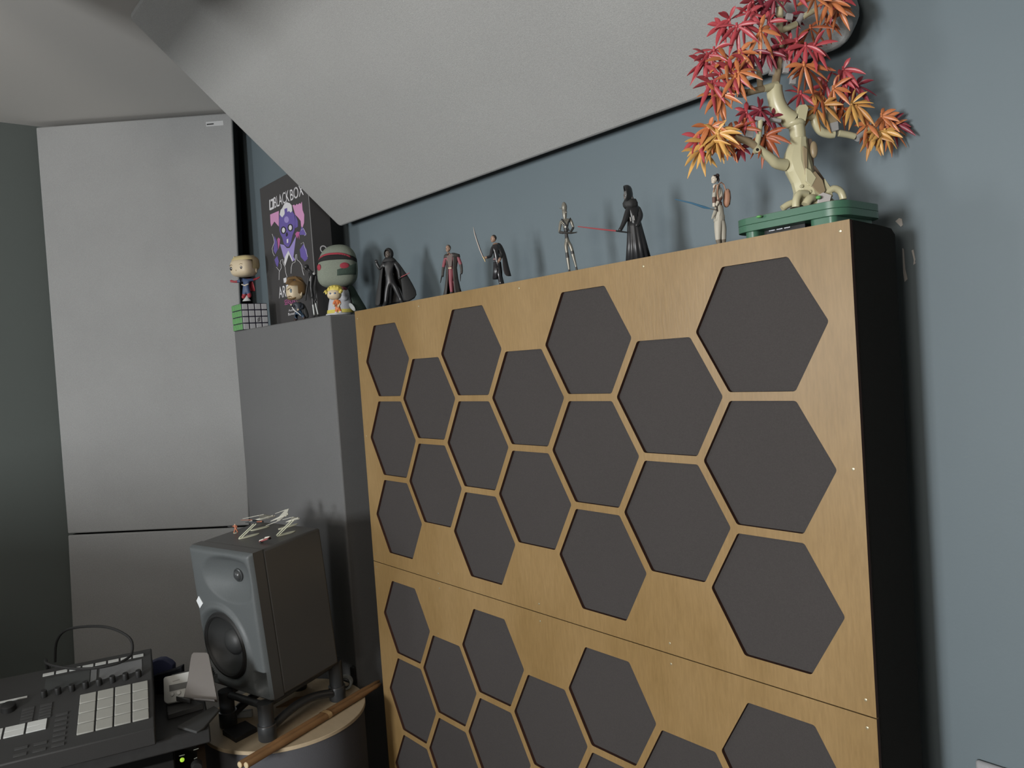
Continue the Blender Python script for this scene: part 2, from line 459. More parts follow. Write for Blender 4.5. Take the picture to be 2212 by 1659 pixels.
# ------------------------------------------------------------------ figure frame
THX = math.atan2(R0.y, R0.x)
class Fig:
    """local frame facing the room: x = along the shelf to the right as seen, y = away, z = up; sizes given in photo pixels"""
    def __init__(s, name, label, cat, x0, Y, Z, group=None, make=True, span=None):
        lo_, hi_ = -3.0, 3.0
        for _ in range(60):
            mid = (lo_ + hi_) / 2
            if proj((mid, Y, Z))[0] < x0: lo_ = mid
            else: hi_ = mid
        s.o = Vector((lo_, Y, Z)); s.x0, s.y0, dep = proj(s.o); s.m = dep / FPX
        s.mw = Matrix.Translation(s.o) @ Matrix.Rotation(THX, 4, 'Z')
        s.lean = (4490 - x0) / 49400
        s.k, s.top = 1.0, s.y0
        if span: s.top = span[0]; s.k = (s.y0 - span[0]) / (span[1] - span[0])     # photo rows of crown and sole
        s.root = thing(name, label, cat, group=group, mw=s.mw) if make else None
    def P(s, x, y, d=0.0):
        dx = (x - s.x0) + (s.y0 - y) * s.lean
        return Vector((dx * s.m, d * s.m, ((s.y0 - s.top) - (y - s.top) * s.k) * s.m))
    def Pw(s, x, y, d=0.0): return s.mw @ s.P(x, y, d)
    def poly(s, pts, d): return [s.P(x, y, d) for x, y in pts]
    def tube(s, b, pts, rs, n=8, mi=0):
        b.tube([s.P(*p) for p in pts], [q * s.m for q in (rs if isinstance(rs, (list, tuple)) else [rs] * len(pts))], n, mi)
    def ell(s, b, c, r, rot=None, mi=0, nu=16, nv=10, pw=1.0):
        b.ell(s.P(*c), [q * s.m for q in r], rot, nu, nv, mi, pw)
    def build(s, b, name, mats, parent=None, **k):
        return b.build(name, mats, parent or s.root, **k)

def skin(fig, name, mats, J, E, parent=None, extra=None, sub=2, grow=1.32):
    """one continuous body: J name->(px,py,depth,r), E = [(a,b,material)]"""
    J = {n: (v[0], v[1], v[2], tuple(q * grow for q in v[3]) if isinstance(v[3], tuple) else v[3] * grow) for n, v in J.items()}
    deg = {}
    for a, c, _ in E: deg.setdefault(a, []).append(c); deg.setdefault(c, []).append(a)
    for n, nb_ in deg.items():                                # subdivision pulls the ends in: push them out first
        if len(nb_) == 1:
            p_, q_ = Vector(J[n][:3]), Vector(J[nb_[0]][:3]); dr_ = (p_ - q_).normalized(); r_ = J[n][3] if not isinstance(J[n][3], tuple) else J[n][3][0]
            J[n] = tuple(p_ + dr_ * r_ * .35) + (J[n][3],)
    names = list(J); idx = {n: i for i, n in enumerate(names)}
    pos = [fig.P(*J[n][:3]) / fig.m for n in names]
    me = bpy.data.meshes.new('tmp'); me.from_pydata([tuple(p) for p in pos], [(idx[a], idx[b_]) for a, b_, _ in E], [])
    o = bpy.data.objects.new('tmp', me); S.collection.objects.link(o)
    o.modifiers.new('skin', 'SKIN').branch_smoothing = 0.5
    sv = me.skin_vertices[0].data
    for i, n in enumerate(names):
        r = J[n][3]; sv[i].radius = r if isinstance(r, tuple) else (r, r); sv[i].use_root = (i == 0)
    sb = o.modifiers.new('sub', 'SUBSURF'); sb.levels = sub; sb.render_levels = sub
    bpy.context.view_layer.update()
    m2 = bpy.data.meshes.new_from_object(o.evaluated_get(bpy.context.evaluated_depsgraph_get()))
    bpy.data.objects.remove(o, do_unlink=True)
    b = MB()
    rad = lambda n: max(J[n][3]) if isinstance(J[n][3], tuple) else J[n][3]
    segs = [(pos[idx[a]], pos[idx[c]], mi, rad(a), rad(c)) for a, c, mi in E]
    vs = [v.co.copy() for v in m2.vertices]
    for p in m2.polygons:
        c = p.center; best = None
        for a, d, mi, ra_, rb_ in segs:
            ab = d - a; t = max(0, min(1, (c - a).dot(ab) / max(ab.length_squared, 1e-9)))
            q = (c - (a + ab * t)).length / (ra_ + (rb_ - ra_) * t)
            if isinstance(mi, tuple): mi = mi[0] if t < .62 else mi[1]
            if best is None or q < best[0]: best = (q, mi)
        b.f.append(list(p.vertices)); b.m.append(best[1])
    b.v = [v * fig.m for v in vs]
    if extra: extra(b)
    return b.build(name, mats, parent or fig.root)

def cloth(fig, rows, name, mat, thick=1.0, parent=None, wave=0.0, n=4, sub=1):
    """open sheet through rows of (px,py,depth) points"""
    rows = [[fig.P(*p) for p in r] for r in rows]
    b = MB(); b.loft(rows, cap=False, closed=False)
    return b.build(name, mat, parent or fig.root, solid=thick * fig.m, sub=sub, ang=180)

def robe(fig, levels, name, mats, gap=None, folds=0, amp=0.0, n=28, thick=1.0, parent=None):
    """levels: (cx, cy, rx, rd, cz-depth); gap=(a0,a1) degrees left open (0 = right, -90 = towards viewer)"""
    b = MB(); rings = []
    for k, (cx, cy, rx, rd, dd) in enumerate(levels):
        ring = []
        for i in range(n if gap is None else n + 1):
            t = 2 * pi * i / n if gap is None else RD(gap[1]) + (2 * pi - RD(gap[1] - gap[0])) * i / n
            w = 1 + (amp * k / max(1, len(levels) - 1)) * sin(folds * t)
            ring.append(fig.P(cx, cy, dd) + Vector((rx * w * cos(t), rd * w * sin(t), 0)) * fig.m)
        rings.append(ring)
    b.loft(rings, cap=False, closed=gap is None)
    return b.build(name, mats, parent or fig.root, solid=thick * fig.m, ang=180)

# ------------------------------------------------------------------ loudspeaker
sw = Vector((0.9683, 0.2499, 0)); sn = Vector((0.2491, -0.9654, -0.0765)); su = Vector((0.0191, -0.0741, 0.9971))
SB = Vector((-0.1687, -0.3566, 0.662)); SW, SH, SD = 0.2257, 0.3272, 0.196
spk_mw = Matrix(((sw.x, -sn.x, su.x, SB.x), (sw.y, -sn.y, su.y, SB.y), (sw.z, -sn.z, su.z, SB.z), (0, 0, 0, 1)))
m_spk = M('speaker_charcoal', (86, 90, 91), 0.46, spec=0.35, noise=(400, .06))
m_spkbody = M('speaker_black', (70, 69, 67), 0.42, spec=0.6)
m_cone = M('cone_grey', (50, 51, 51), 0.5, spec=0.4)
m_rub = M('rubber_black', (34, 34, 34), 0.55)
spk = thing('loudspeaker', 'dark grey studio loudspeaker on a round wooden top beside the desk', 'loudspeaker', mw=spk_mw)
spi = spk_mw.inverted()
def on_front(x, y): return spi @ at_plane(x, y, SB, sn)
wc = on_front(484, 1396); tcx = on_front(495, 1250)
wt = on_front(474, 1323); wr = (wt - wc).length * 0.985
MB().box((SW / 2, .036 + (SD - .036) / 2, SH / 2), (SW, SD - .036, SH)).build('cabinet', m_spkbody, spk, bevel=.006, seg=3)
nx, nz = 72, 104
rows = []
for j in range(nz + 1):
    row = []
    for i in range(nx + 1):
        x = SW * i / nx; z = SH * j / nz; y = 0.0
        e = min(x, SW - x, z, SH - z); rd = .012
        if e < rd: y += rd - math.sqrt(max(0, rd * rd - (rd - e) ** 2))
        q = ((x - tcx.x) / .100) ** 2 + ((z - tcx.z) / .056) ** 2
        ef = min(1, max(0, (e - .004) / .022)); ef = ef * ef * (3 - 2 * ef)
        if q < 1: y += ef * .026 * (1 - q) ** 1.1
        d = math.hypot(x - wc.x, z - wc.z)
        if d < wr + .004: y += (.034 if d < wr * .90 else .006 + .028 * max(0, (wr * .97 - d) / (wr * .07))) if d < wr else .006 * (wr + .004 - d) / .004
        elif d < wr + .024: y -= ef * .006 * sin(pi * (d - wr - .004) / .020)
        for px_ in (.016, SW - .016):                      # port mouths in the lower corners
            if d > wr + .009 and e > .006:
                pz = max(0, 1 - abs(x - px_) / .030) * max(0, 1 - abs(z - .036) / .030)
                y += min(.03, .09 * pz)
        row.append(Vector((x, y, z)))
    rows.append(row)
b = MB(); b.loft(rows, cap=False, closed=False)
edge = [rows[0][i] for i in range(nx + 1)] + [rows[j][nx] for j in range(1, nz + 1)] + [rows[nz][i] for i in range(nx - 1, -1, -1)] + [rows[j][0] for j in range(nz - 1, 0, -1)]
nf_ = len(b.f); b.loft([edge, [Vector((v.x, .0372, v.z)) for v in edge]], 1, cap=False)
baf = b.build('front_baffle', [m_spk, m_spkbody, m_blackm], spk, ang=60)
RY = Matrix(((1, 0, 0), (0, 0, -1), (0, 1, 0)))            # lathe axis z -> -y (towards the listener)
wo = MB().lathe([(wr, -.003), (wr * .97, .001), (wr * .90, .004), (wr * .84, .002), (wr * .80, -.003), (wr * .6, -.014), (wr * .42, -.022), (wr * .36, -.023)],
                (wc.x, .004, wc.z), RY, 56, cap=False).build('woofer', m_cone, spk)
MB().lathe([(wr * .40, -.0235), (wr * .36, -.016), (wr * .25, -.010), (wr * .12, -.007), (.0008, -.006)], (wc.x, .004, wc.z), RY, 40).build('dust_cap', m_cone, wo)
MB().lathe([(wr * .975, .0012), (wr * .93, .0052), (wr * .88, .0055), (wr * .83, .002)], (wc.x, .004, wc.z), RY, 56, cap=False).build('surround', m_rub, wo)
MB().lathe([(.0155, -.001), (.0150, .003), (.0128, .004), (.0120, .003), (.0105, .0065), (.006, .0095), (.0006, .0105)], (tcx.x, .0245, tcx.z), RY, 32).build('tweeter', M('tweeter_dome', (60, 62, 63), .3), spk)
lg = [on_front(x, y) for x, y in ((430.5, 1287), (439.5, 1303), (433, 1313.5), (425.5, 1297))]
MB().prism([Vector((v.x, -.0004, v.z)) for v in lg], (0, -.0012, 0)).build('emblem', M('emblem_white', (225, 228, 230), .25, spec=.6), spk)
for x_, y_ in ((453, 1461), (527, 1489)):
    q = on_front(x_, y_); MB().lathe([(.0034, 0), (.0032, .0016), (.0015, .0024)], (q.x, .004, q.z), RY, 12).build('screw', m_steel, spk)

# ------------------------------------------------------------------ round wood-topped drum
DZ, DC, DR = 0.577, Vector((-0.0729, -0.2187, 0)), 0.1828
dr = thing('drum_stool', 'charcoal drum with a pale wooden disc on top carrying the loudspeaker', 'drum', (DC.x, DC.y, 0))
MB().lathe([(DR - .004, 0), (DR - .004, DZ - .0085)], (DC.x, DC.y, 0), None, 72).build('shell', M('drum_charcoal', (88, 88, 92), .85, spec=.15, bump=(500, .15)), dr, world=True)
MB().lathe([(DR - .001, DZ - .0085), (DR, DZ - .0075), (DR, DZ - .001), (DR - .001, DZ)], (DC.x, DC.y, 0), None, 96).build('wooden_top', M('birch_top', (186, 168, 140), .5, noise=(14, .05), stretch=(1, 6, 1)), dr, world=True)

# tilting stand under the loudspeaker
st = thing('speaker_stand', 'black tubular tilting stand under the loudspeaker', 'speaker stand', (-.06, -.23, DZ))
m_tube = M('stand_tube', (58, 60, 62), .35, spec=.5)
FR_, FL_, BR_ = Vector((.028, -.303, DZ)), Vector((-.106, -.340, DZ)), Vector((-.036, -.104, DZ))
BL_ = FL_ + BR_ - FR_
def under(v):                                               # height of the cabinet's underside above a point
    return SB.z - ((v.x - SB.x) * su.x + (v.y - SB.y) * su.y) / su.z
for v in (FR_, FL_, BR_, BL_):
    top = under(v) - .004
    pst = MB().lathe([(.0175, DZ), (.0195, DZ + .003), (.0195, DZ + .030), (.0185, DZ + .033), (.0165, DZ + .034), (.0165, top - .010), (.0175, top - .008), (.0175, top)], (v.x, v.y, 0), None, 28).build('leg', m_tube, st, world=True)
    MB().lathe([(.0200, DZ + .0325), (.0202, DZ + .0345), (.0168, DZ + .0350)], (v.x, v.y, 0), None, 28, cap=False).build('collar', m_steel, pst, world=True)
for A, B_ in ((FR_, BR_), (FL_, BL_)):
    pts = []; p2 = []
    for k in range(13):
        t = k / 12; q = A.lerp(B_, t); pts.append((q.x, q.y, DZ + .016 + .024 * sin(pi * t)))
        p2.append((q.x, q.y, under(q) - .012))
    MB().tube(pts, .0095, 10).build('arched_rail', m_tube, st, world=True)
    MB().tube(p2, .008, 10).build('top_rail', m_tube, st, world=True)
for A, B_ in ((FR_, FL_), (BR_, BL_)):
    q0_, q1_ = A.copy(), B_.copy()
    MB().tube([(q0_.x, q0_.y, under(q0_) - .012), (q1_.x, q1_.y, under(q1_) - .012)], .008, 10).build('cross_rail', m_tube, st, world=True)

# small things lying on the wooden top
q = [at_z(x, y, DZ + .0105) for x, y in ((480, 1577), (530, 1556), (555, 1571), (509, 1595))]
tag(MB().prism(q, (0, 0, -.0105)).build('rubber_block', m_rub, bevel=.001), 'flat black rubber block lying between the front legs of the stand', 'block')
q = at_z(521, 1550, DZ); q2 = at_z(545, 1548, DZ)
dd = (q2 - q).normalized()
tag(MB().box(q + Vector((0, 0, .0085)) + dd * .004, (.046, .012, .017), Matrix.Rotation(math.atan2(dd.y, dd.x), 3, 'Z')).build('battery_pack', M('silver_foil', (196, 200, 204), .4), bevel=.003),
    'small silver bar lying behind the front legs of the stand', 'bar')
q = [at_z(x, y, DZ + .002) for x, y in ((596, 1527), (636, 1506), (668, 1502), (628, 1524))]
tag(MB().prism(q, (0, 0, -.002)).build('card', M('brown_card', (150, 116, 82), .8)), 'brown card lying flat under the loudspeaker', 'card')
q = at_z(747, 1489, DZ); ax = Vector((.72, -.62, .12)).normalized(); rr_ = ax.to_track_quat('Z', 'Y').to_matrix()
tp = thing('tape_roll', 'white roll of tape standing behind the rear leg of the stand', 'tape roll', (q.x, q.y, DZ))
c0 = Vector((q.x, q.y, DZ + .0178))
MB().lathe([(.0125, -.007), (.0178, -.007), (.0178, .007), (.0125, .007), (.0125, -.007)], c0, rr_, 36, cap=False).build('tape', M('tape_white', (190, 196, 198), .5, noise=(160, .25)), tp, world=True)
MB().lathe([(.0112, -.0068), (.0124, -.0068), (.0124, .0068), (.0112, .0068), (.0112, -.0068)], c0, rr_, 30, cap=False).build('core', m_black, tp, world=True)
q = at_z(762, 1482, DZ)
tag(MB().box((q.x - .012, q.y + .012, DZ + .022), (.016, .014, .044), Matrix.Rotation(.5, 3, 'Z')).build('spring_clamp', m_rub, bevel=.004), 'small black clamp standing right of the tape roll', 'clamp')

# drumsticks
a_ = at_z(518, 1652, DZ + .0075); b_ = at_z(819, 1471, DZ + .0075)
dd = (b_ - a_).normalized(); side = Vector((dd.y, -dd.x, 0)) * .0142
m_stick = M('hickory', (134, 100, 66), .5, noise=(60, .14), stretch=(.4, .4, .4)); m_stick_e = M('hickory_end', (205, 186, 150), .6)
for k, (off, lab) in enumerate(((Vector(), 'brown drumstick lying further from the rim of the wooden top'), (side, 'brown drumstick lying nearer the rim, second of the taped pair'))):
    A = a_ + off + dd * (.004 * k); B_ = b_ + off - dd * .012 * k
    A = A + Vector((0, 0, .0)); n_ = 12
    t = thing('drumstick', lab, 'drumstick', ((A + B_) / 2).to_tuple(), group='taped pair of drumsticks')
    MB().tube([A.lerp(B_, s) for s in (0, .004, .5, .85, .93, .965, 1)], [.0066, .0071, .0071, .0066, .0050, .0055, .003], 14).build('shaft', m_stick, t, world=True)
    MB().tube([A - dd * .0022, A - dd * .0012, A + dd * .0006], [.003, .0058, .0067], 14).build('butt_end', m_stick_e, t, world=True)
s = .55; c = a_.lerp(b_, s) + side * .5
rings = []
for dz_ in (-.006, .006):
    ring = []
    for k in range(24):
        t_ = 2 * pi * k / 24
        xx = cos(t_); zz = sin(t_)
        ring.append(c + dd * dz_ + side.normalized() * (math.copysign(abs(xx) ** .6, xx) * .0150) + Vector((0, 0, .0078 * math.copysign(abs(zz) ** .8, zz) + .0004)))
    rings.append(ring)
tag(MB().loft(rings, cap=False).build('tape_band', M('clear_tape', (176, 146, 104), .25)), 'shiny tape band around the middle of the two drumsticks', 'tape')

# ------------------------------------------------------------------ toys on the loudspeaker
ST = SB + su * SH
def on_top(x, y): return at_plane(x, y, ST, su)
def top_fig(name, label, cat, x, y, group=None, lift=0):
    p = on_top(x, y)
    return Fig(name, label, cat, x, p.y, p.z + lift, group)
m_cream = M('clear_cream_plastic', (196, 196, 172), .25, spec=.5)
m_toyw = M('toy_off_white', (196, 194, 182), .5, noise=(300, .1)); m_toyd = M('toy_dark_grey', (58, 62, 66), .5); m_toyo = M('toy_orange', (172, 104, 76), .5)
def display_stand(lab, f0, f1, g0, g1, s0, s1):
    f = top_fig('display_stand', lab, 'display stand', f0[0], f0[1], 'display stands on the loudspeaker')
    for (x0_, y0_), (x1_, y1_) in ((f0, f1), (g0, g1)):
        A, B_ = on_top(x0_, y0_), on_top(x1_, y1_); d = (B_ - A); L = d.length / 2; d.normalize()
        m3 = Matrix((d, su.cross(d), su)).transposed()
        MB().lathe([(.001, .0002), (1, .0002), (1, .0016), (.9, .0022), (.001, .0022)], n=28).add([], [])
        b = MB(); ring = []
        for z in (.0003, .0018):
            ring.append([(A + B_) / 2 + m3 @ Vector((L * cos(2 * pi * k / 28), .0068 * sin(2 * pi * k / 28), z)) for k in range(28)])
        b.loft(ring); b.build('foot', m_cream, f.root, world=True)
    A = on_top(*s0) + su * .001; B_ = f.Pw(s1[0], s1[1], 6)
    w_ = Vector((cos(THX), sin(THX), 0))
    b = MB()
    for o_ in (-.0028, .0028): b.tube([A + w_ * o_, B_ + w_ * o_], .0011, 8)
    b.build('strut', m_cream, f.root, world=True)
    return f, B_
s1f, s1p = display_stand('cream display stand at the left of the loudspeaker top', (515, 1165), (560.5, 1153), (541, 1147), (582.5, 1137), (519, 1163), (549, 1135))
s2f, s2p = display_stand('cream display stand at the right of the loudspeaker top', (598, 1159), (638, 1148), (601, 1144), (643.5, 1132), (600, 1157), (631, 1127))
def craft(lab, x, y, py_c, body, trim, ang, L, tilt=0.0, lying=True, d=0):
    """little toy spacecraft: hull, two wings, engines and slim rods"""
    f = top_fig('toy_spacecraft', lab, 'toy spacecraft', x, y, 'toy spacecraft on the loudspeaker')
    ca, sa = cos(RD(ang)), sin(RD(ang))
    def T(u, v, w):                                          # u forward, v sideways, w up (px)
        dx = -u * ca + v * .25; dz = u * sa * .5 + w - v * .30 * (1 if tilt == 0 else tilt)
        return f.P(x + dx, py_c - dz, d + v * .9 - u * .1)
    b = MB(); b.tube([T(L * .55, 0, 0), T(L * .3, 0, .4), T(0, 0, .8), T(-L * .35, 0, .6), T(-L * .42, 0, .5)], [.6 * f.m, 1.6 * f.m, 2.6 * f.m, 2.4 * f.m, 1.6 * f.m], 10)
    f.build(b, 'hull', body)
    for s_ in (1, -1):
        b = MB(); up_ = Vector((0, 0, .9 * f.m))
        b.prism([T(L * .12, s_ * 2, 1), T(-L * .02, s_ * L * .42, 3.2), T(-L * .22, s_ * L * .42, 3.2), T(-L * .32, s_ * 2, 1)], up_)
        f.build(b, 'wing', body)
        b = MB(); b.tube([T(-L * .05, s_ * L * .43, 3.6), T(L * .55, s_ * L * .43, 3.6)], [.8 * f.m, .5 * f.m], 7); f.build(b, 'wing_rod', trim)
        b = MB(); b.tube([T(-L * .38, s_ * 3.2, 1.2), T(-L * .1, s_ * 3.2, 1.2)], 1.7 * f.m, 10); f.build(b, 'engine', trim)
    return f
craft('dark grey toy spacecraft with orange rods above the left display stand', 551, 1139, 1129, m_toyd, m_toyo, 8, 40, d=4)
craft('off white toy spacecraft lying furthest left behind the dark one', 570, 1126, 1120, m_toyw, m_toyw, -14, 58)
craft('off white toy spacecraft lying in the middle at the back', 606, 1128, 1118, m_toyw, m_toyw, -30, 44, tilt=-1.6)
craft('off white toy spacecraft held up by the right display stand', 633, 1137, 1124, m_toyw, m_toyw, -20, 32, d=4)
f = top_fig('toy_pilot', 'tiny orange suited toy person with a black rod at the left edge of the loudspeaker', 'toy person', 509, 1151)
b = MB()
skin(f, 'body', [m_toyo, M('toy_skin', (190, 170, 150), .6)], dict(p=(509, 1141, 0, 2.0), c=(508, 1136.5, 0, 2.4), n=(507.4, 1133.5, 0, 1.1), h=(507.2, 1131.8, 0, 1.7),
     la=(504.5, 1135.8, -1, 1.0), lb=(501.5, 1137, -2, .9), ra=(511.5, 1136.5, 0, 1.0), rb=(512.5, 1140, -1, .9), lk=(507, 1145.5, 0, 1.3), lf=(505.3, 1150.4, 0, 1.1), rk=(511.3, 1145, 0, 1.3), rf=(513.6, 1150, 0, 1.1)),
     [('p', 'c', 0), ('c', 'n', 0), ('n', 'h', 1), ('c', 'la', 0), ('la', 'lb', 0), ('c', 'ra', 0), ('ra', 'rb', 0), ('p', 'lk', 0), ('lk', 'lf', 0), ('p', 'rk', 0), ('rk', 'rf', 0)], sub=1, grow=1.2)
b = MB(); f.tube(b, [(503, 1137, -2.4), (493, 1135.6, -3)], [.9, .8], 6); f.build(b, 'rod', m_black)
b = MB(); b.lathe([(4.5 * f.m, .0002), (4.5 * f.m, .0011)], f.P(508.5, 1151.4, 0), None, 20); f.build(b, 'base', m_cream)
f = top_fig('toy_speeder', 'tiny red and white toy vehicle at the front of the loudspeaker top', 'toy vehicle', 572, 1172)
b = MB(); b.hexa([f.P(560, 1171, -2), f.P(580, 1165.5, -2), f.P(583, 1165.5, 4), f.P(563, 1170.5, 4)], [f.P(560, 1167, -2), f.P(581, 1161, -2), f.P(584, 1161, 4), f.P(563, 1166.5, 4)]); f.build(b, 'body', M('toy_red', (130, 44, 44), .4), bevel=.0006)
b = MB(); b.hexa([f.P(559.4, 1168, -2.4), f.P(570, 1164.5, -2.4), f.P(573, 1164, 3), f.P(562, 1167.4, 3)], [f.P(560.5, 1165.5, -2), f.P(569, 1163, -2), f.P(572, 1162.5, 3), f.P(563, 1165, 3)]); f.build(b, 'bonnet', m_toyw, bevel=.0005)
b = MB(); b.hexa([f.P(571, 1163.5, -1.5), f.P(582, 1161, -1.5), f.P(584, 1160.6, 3), f.P(573, 1163, 3)], [f.P(572, 1160, -1), f.P(582, 1159, -1), f.P(583.5, 1158.8, 2.4), f.P(573.5, 1159.6, 2.4)]); f.build(b, 'cabin', m_toyw, bevel=.0005)
for x_, y_ in ((563, 1172), (580, 1167)):
    b = MB(); b.tube([f.P(x_, y_ - 2.2, -3), f.P(x_ + 3, y_ - 2.6, 4.5)], 2.0 * f.m, 12); f.build(b, 'wheel', m_black)

# ------------------------------------------------------------------ desk and what stands on it
uu = Vector((0.2534, 0.9674, 0)); vv = Vector((-0.9359, 0.2451, 0.2530)); nn = uu.cross(vv).normalized()
vh = Vector((-0.9674, 0.2534, 0))
TZ = 0.697
F0 = at_z(336, 1600, TZ)
dk = thing('desk', 'black desk under the pad controller', 'desk', (F0 + uu * -.45 + vh * .3).to_tuple()[:2] + (0,))
def dq(u, v, z): q = F0 + uu * u + vh * v; return Vector((q.x, q.y, z))
m_desk = M('desk_black', (50, 50, 50), .55, spec=.3, noise=(80, .1))
MB().hexa([dq(-.8, 0, TZ - .03), dq(.095, 0, TZ - .03), dq(.095, .34, TZ - .03), dq(-.8, .34, TZ - .03)], [dq(-.8, 0, TZ), dq(.095, 0, TZ), dq(.095, .34, TZ), dq(-.8, .34, TZ)]).build('desk_top', m_desk, dk, world=True, bevel=.003)
for u_, v_ in ((-.76, .05), (.05, .12), (-.76, .30), (.0, .30)):
    MB().hexa([dq(u_ - .02, v_ - .02, 0), dq(u_ + .02, v_ - .02, 0), dq(u_ + .02, v_ + .02, 0), dq(u_ - .02, v_ + .02, 0)],
              [dq(u_ - .02, v_ - .02, TZ - .031), dq(u_ + .02, v_ - .02, TZ - .031), dq(u_ + .02, v_ + .02, TZ - .031), dq(u_ - .02, v_ + .02, TZ - .031)]).build('leg', m_blackm, dk, world=True)
sh_z = TZ - .155
MB().hexa([dq(-.74, .03, sh_z - .02), dq(.03, .03, sh_z - .02), dq(.03, .32, sh_z - .02), dq(-.74, .32, sh_z - .02)], [dq(-.74, .03, sh_z), dq(.03, .03, sh_z), dq(.03, .32, sh_z), dq(-.74, .32, sh_z)]).build('shelf', m_blackm, dk, world=True)
rk = thing('rack_unit', 'black rack unit with a green light under the desk top', 'rack unit', dq(-.3, .25, sh_z).to_tuple())
MB().hexa([dq(-.46, .035, sh_z + .001), dq(.028, .035, sh_z + .001), dq(.028, .265, sh_z + .001), dq(-.46, .265, sh_z + .001)],
          [dq(-.46, .035, sh_z + .095), dq(.028, .035, sh_z + .095), dq(.028, .265, sh_z + .095), dq(-.46, .265, sh_z + .095)]).build('case', m_black, rk, world=True, bevel=.002)
rn = Vector((0.9674, -0.2534, 0)); rp = dq(0, .035, 0)
q = at_plane(393.5, 1641, rp, rn)
rq = rn.to_track_quat('Z', 'Y').to_matrix()
MB().lathe([(.0042, 0), (.0040, .002), (.0015, .003)], q, rq, 16).build('indicator_light', M('green_led', (150, 190, 60), .4, emit=((170, 210, 60), .55)), rk, world=True)
m_print = M('panel_print', (120, 122, 112), .6)
for (x0_, y0_, x1_, y1_) in ((387, 1634, 399, 1631), (418, 1621, 429, 1617.5), (419, 1640, 426, 1637)):
    A, B_ = at_plane(x0_, y0_, rp, rn), at_plane(x1_, y1_, rp, rn)
    MB().hexa([A, B_, B_ + Vector((0, 0, .0016)), A + Vector((0, 0, .0016))], [v + rn * .0005 for v in (A, B_, B_ + Vector((0, 0, .0016)), A + Vector((0, 0, .0016)))]).build('print_mark', m_print, rk, world=True)
q = at_plane(425, 1652, rp, rn)
MB().lathe([(.011, 0), (.010, .012), (.0085, .014)], q, rq, 24).build('knob', m_rub, rk, world=True)

# pad controller
P0 = Vector((0.088, -0.6689, 0.7409))
ctl_mw = Matrix(((uu.x, vv.x, nn.x, P0.x), (uu.y, vv.y, nn.y, P0.y), (uu.z, vv.z, nn.z, P0.z), (0, 0, 0, 1)))
ct = thing('pad_controller', 'black music pad controller with sixteen pale pads and two screens', 'pad controller', mw=ctl_mw)
def nb(v): return (TZ + .0005 - P0.z - v * vv.z) / nn.z
u0_, u1_, v0_, v1_ = -.196, .127, -.030, .236
b = MB()
b.hexa([(u0_, v0_, nb(v0_)), (u1_, v0_, nb(v0_)), (u1_, v1_, nb(v1_)), (u0_, v1_, nb(v1_))], [(u0_, v0_, 0), (u1_, v0_, 0), (u1_, v1_, 0), (u0_, v1_, 0)])
b.build('body', M('controller_black', (58, 58, 58), .55, spec=.35, noise=(600, .08)), ct, bevel=.0025)
m_pad = M('pale_silicone', (158, 158, 152), .6); m_btn = M('lit_button', (200, 202, 200), .45); m_scr = M('screen_grey', (112, 113, 114), .25, spec=.5); m_btnd = M('dark_button', (66, 66, 66), .5)
pw, gp = .0275, .0027
for i in range(4):
    for j in range(4):
        MB().box((i * (pw + gp) + pw / 2, j * (pw + gp) + pw / 2, .0016), (pw, pw, .0032)).build('pad', m_pad, ct, bevel=.001)
for k in range(8):
    u = -.0705 + k * .0232
    MB().box((u + .0098, .214, .001), (.0196, .0085, .002)).build('button', m_btn, ct, bevel=.0004)
for ua, ub in ((-.064, .0135), (.0305, .108)):
    MB().box(((ua + ub) / 2, .1795, .0004), (ub - ua, .042, .0008)).build('screen', m_scr if ua > 0 else M('screen_dark', (70, 72, 72), .25), ct)
MB().box((.0205, .1795, .0005), (.0105, .042, .0008)).build('display_strip', m_scr, ct)
for k in range(8):
    MB().lathe([(.0058, 0), (.0055, .012), (.0046, .0135)], (-.062 + k * .0234, .1425, 0), None, 20).build('knob', m_rub, ct)
for k in range(4):
    for r_ in range(2):
        MB().box((-.1700 + k * .0345 - .0, .047 + r_ * .0155, .001), (.031, .0142, .002)).build('button', m_btn, ct, bevel=.0004)
MB().box((-.122, .1525, .0008), (.062, .0042, .0016)).build('touch_strip', m_btn, ct)
MB().box((-.175, .1525, .0008), (.030, .0042, .0016)).build('touch_strip', m_btn, ct)
MB().lathe([(.013, 0), (.012, .010), (.010, .0115)], (-.118, .125, 0), None, 28).build('dial', m_rub, ct)
for k in range(8):
    for u in (-.178, -.148, -.085, -.056, -.028):
        if abs(u + .118) < .02: continue
        if k < 7: MB().box((u, -.014 + k * .0145 if u > -.1 and u > -.045 else .076 + k * .0092 if k < 5 else -.016 + (k - 5) * .018, .0008), (.020, .0066, .0016)).build('small_button', m_btnd, ct, bevel=.0003)

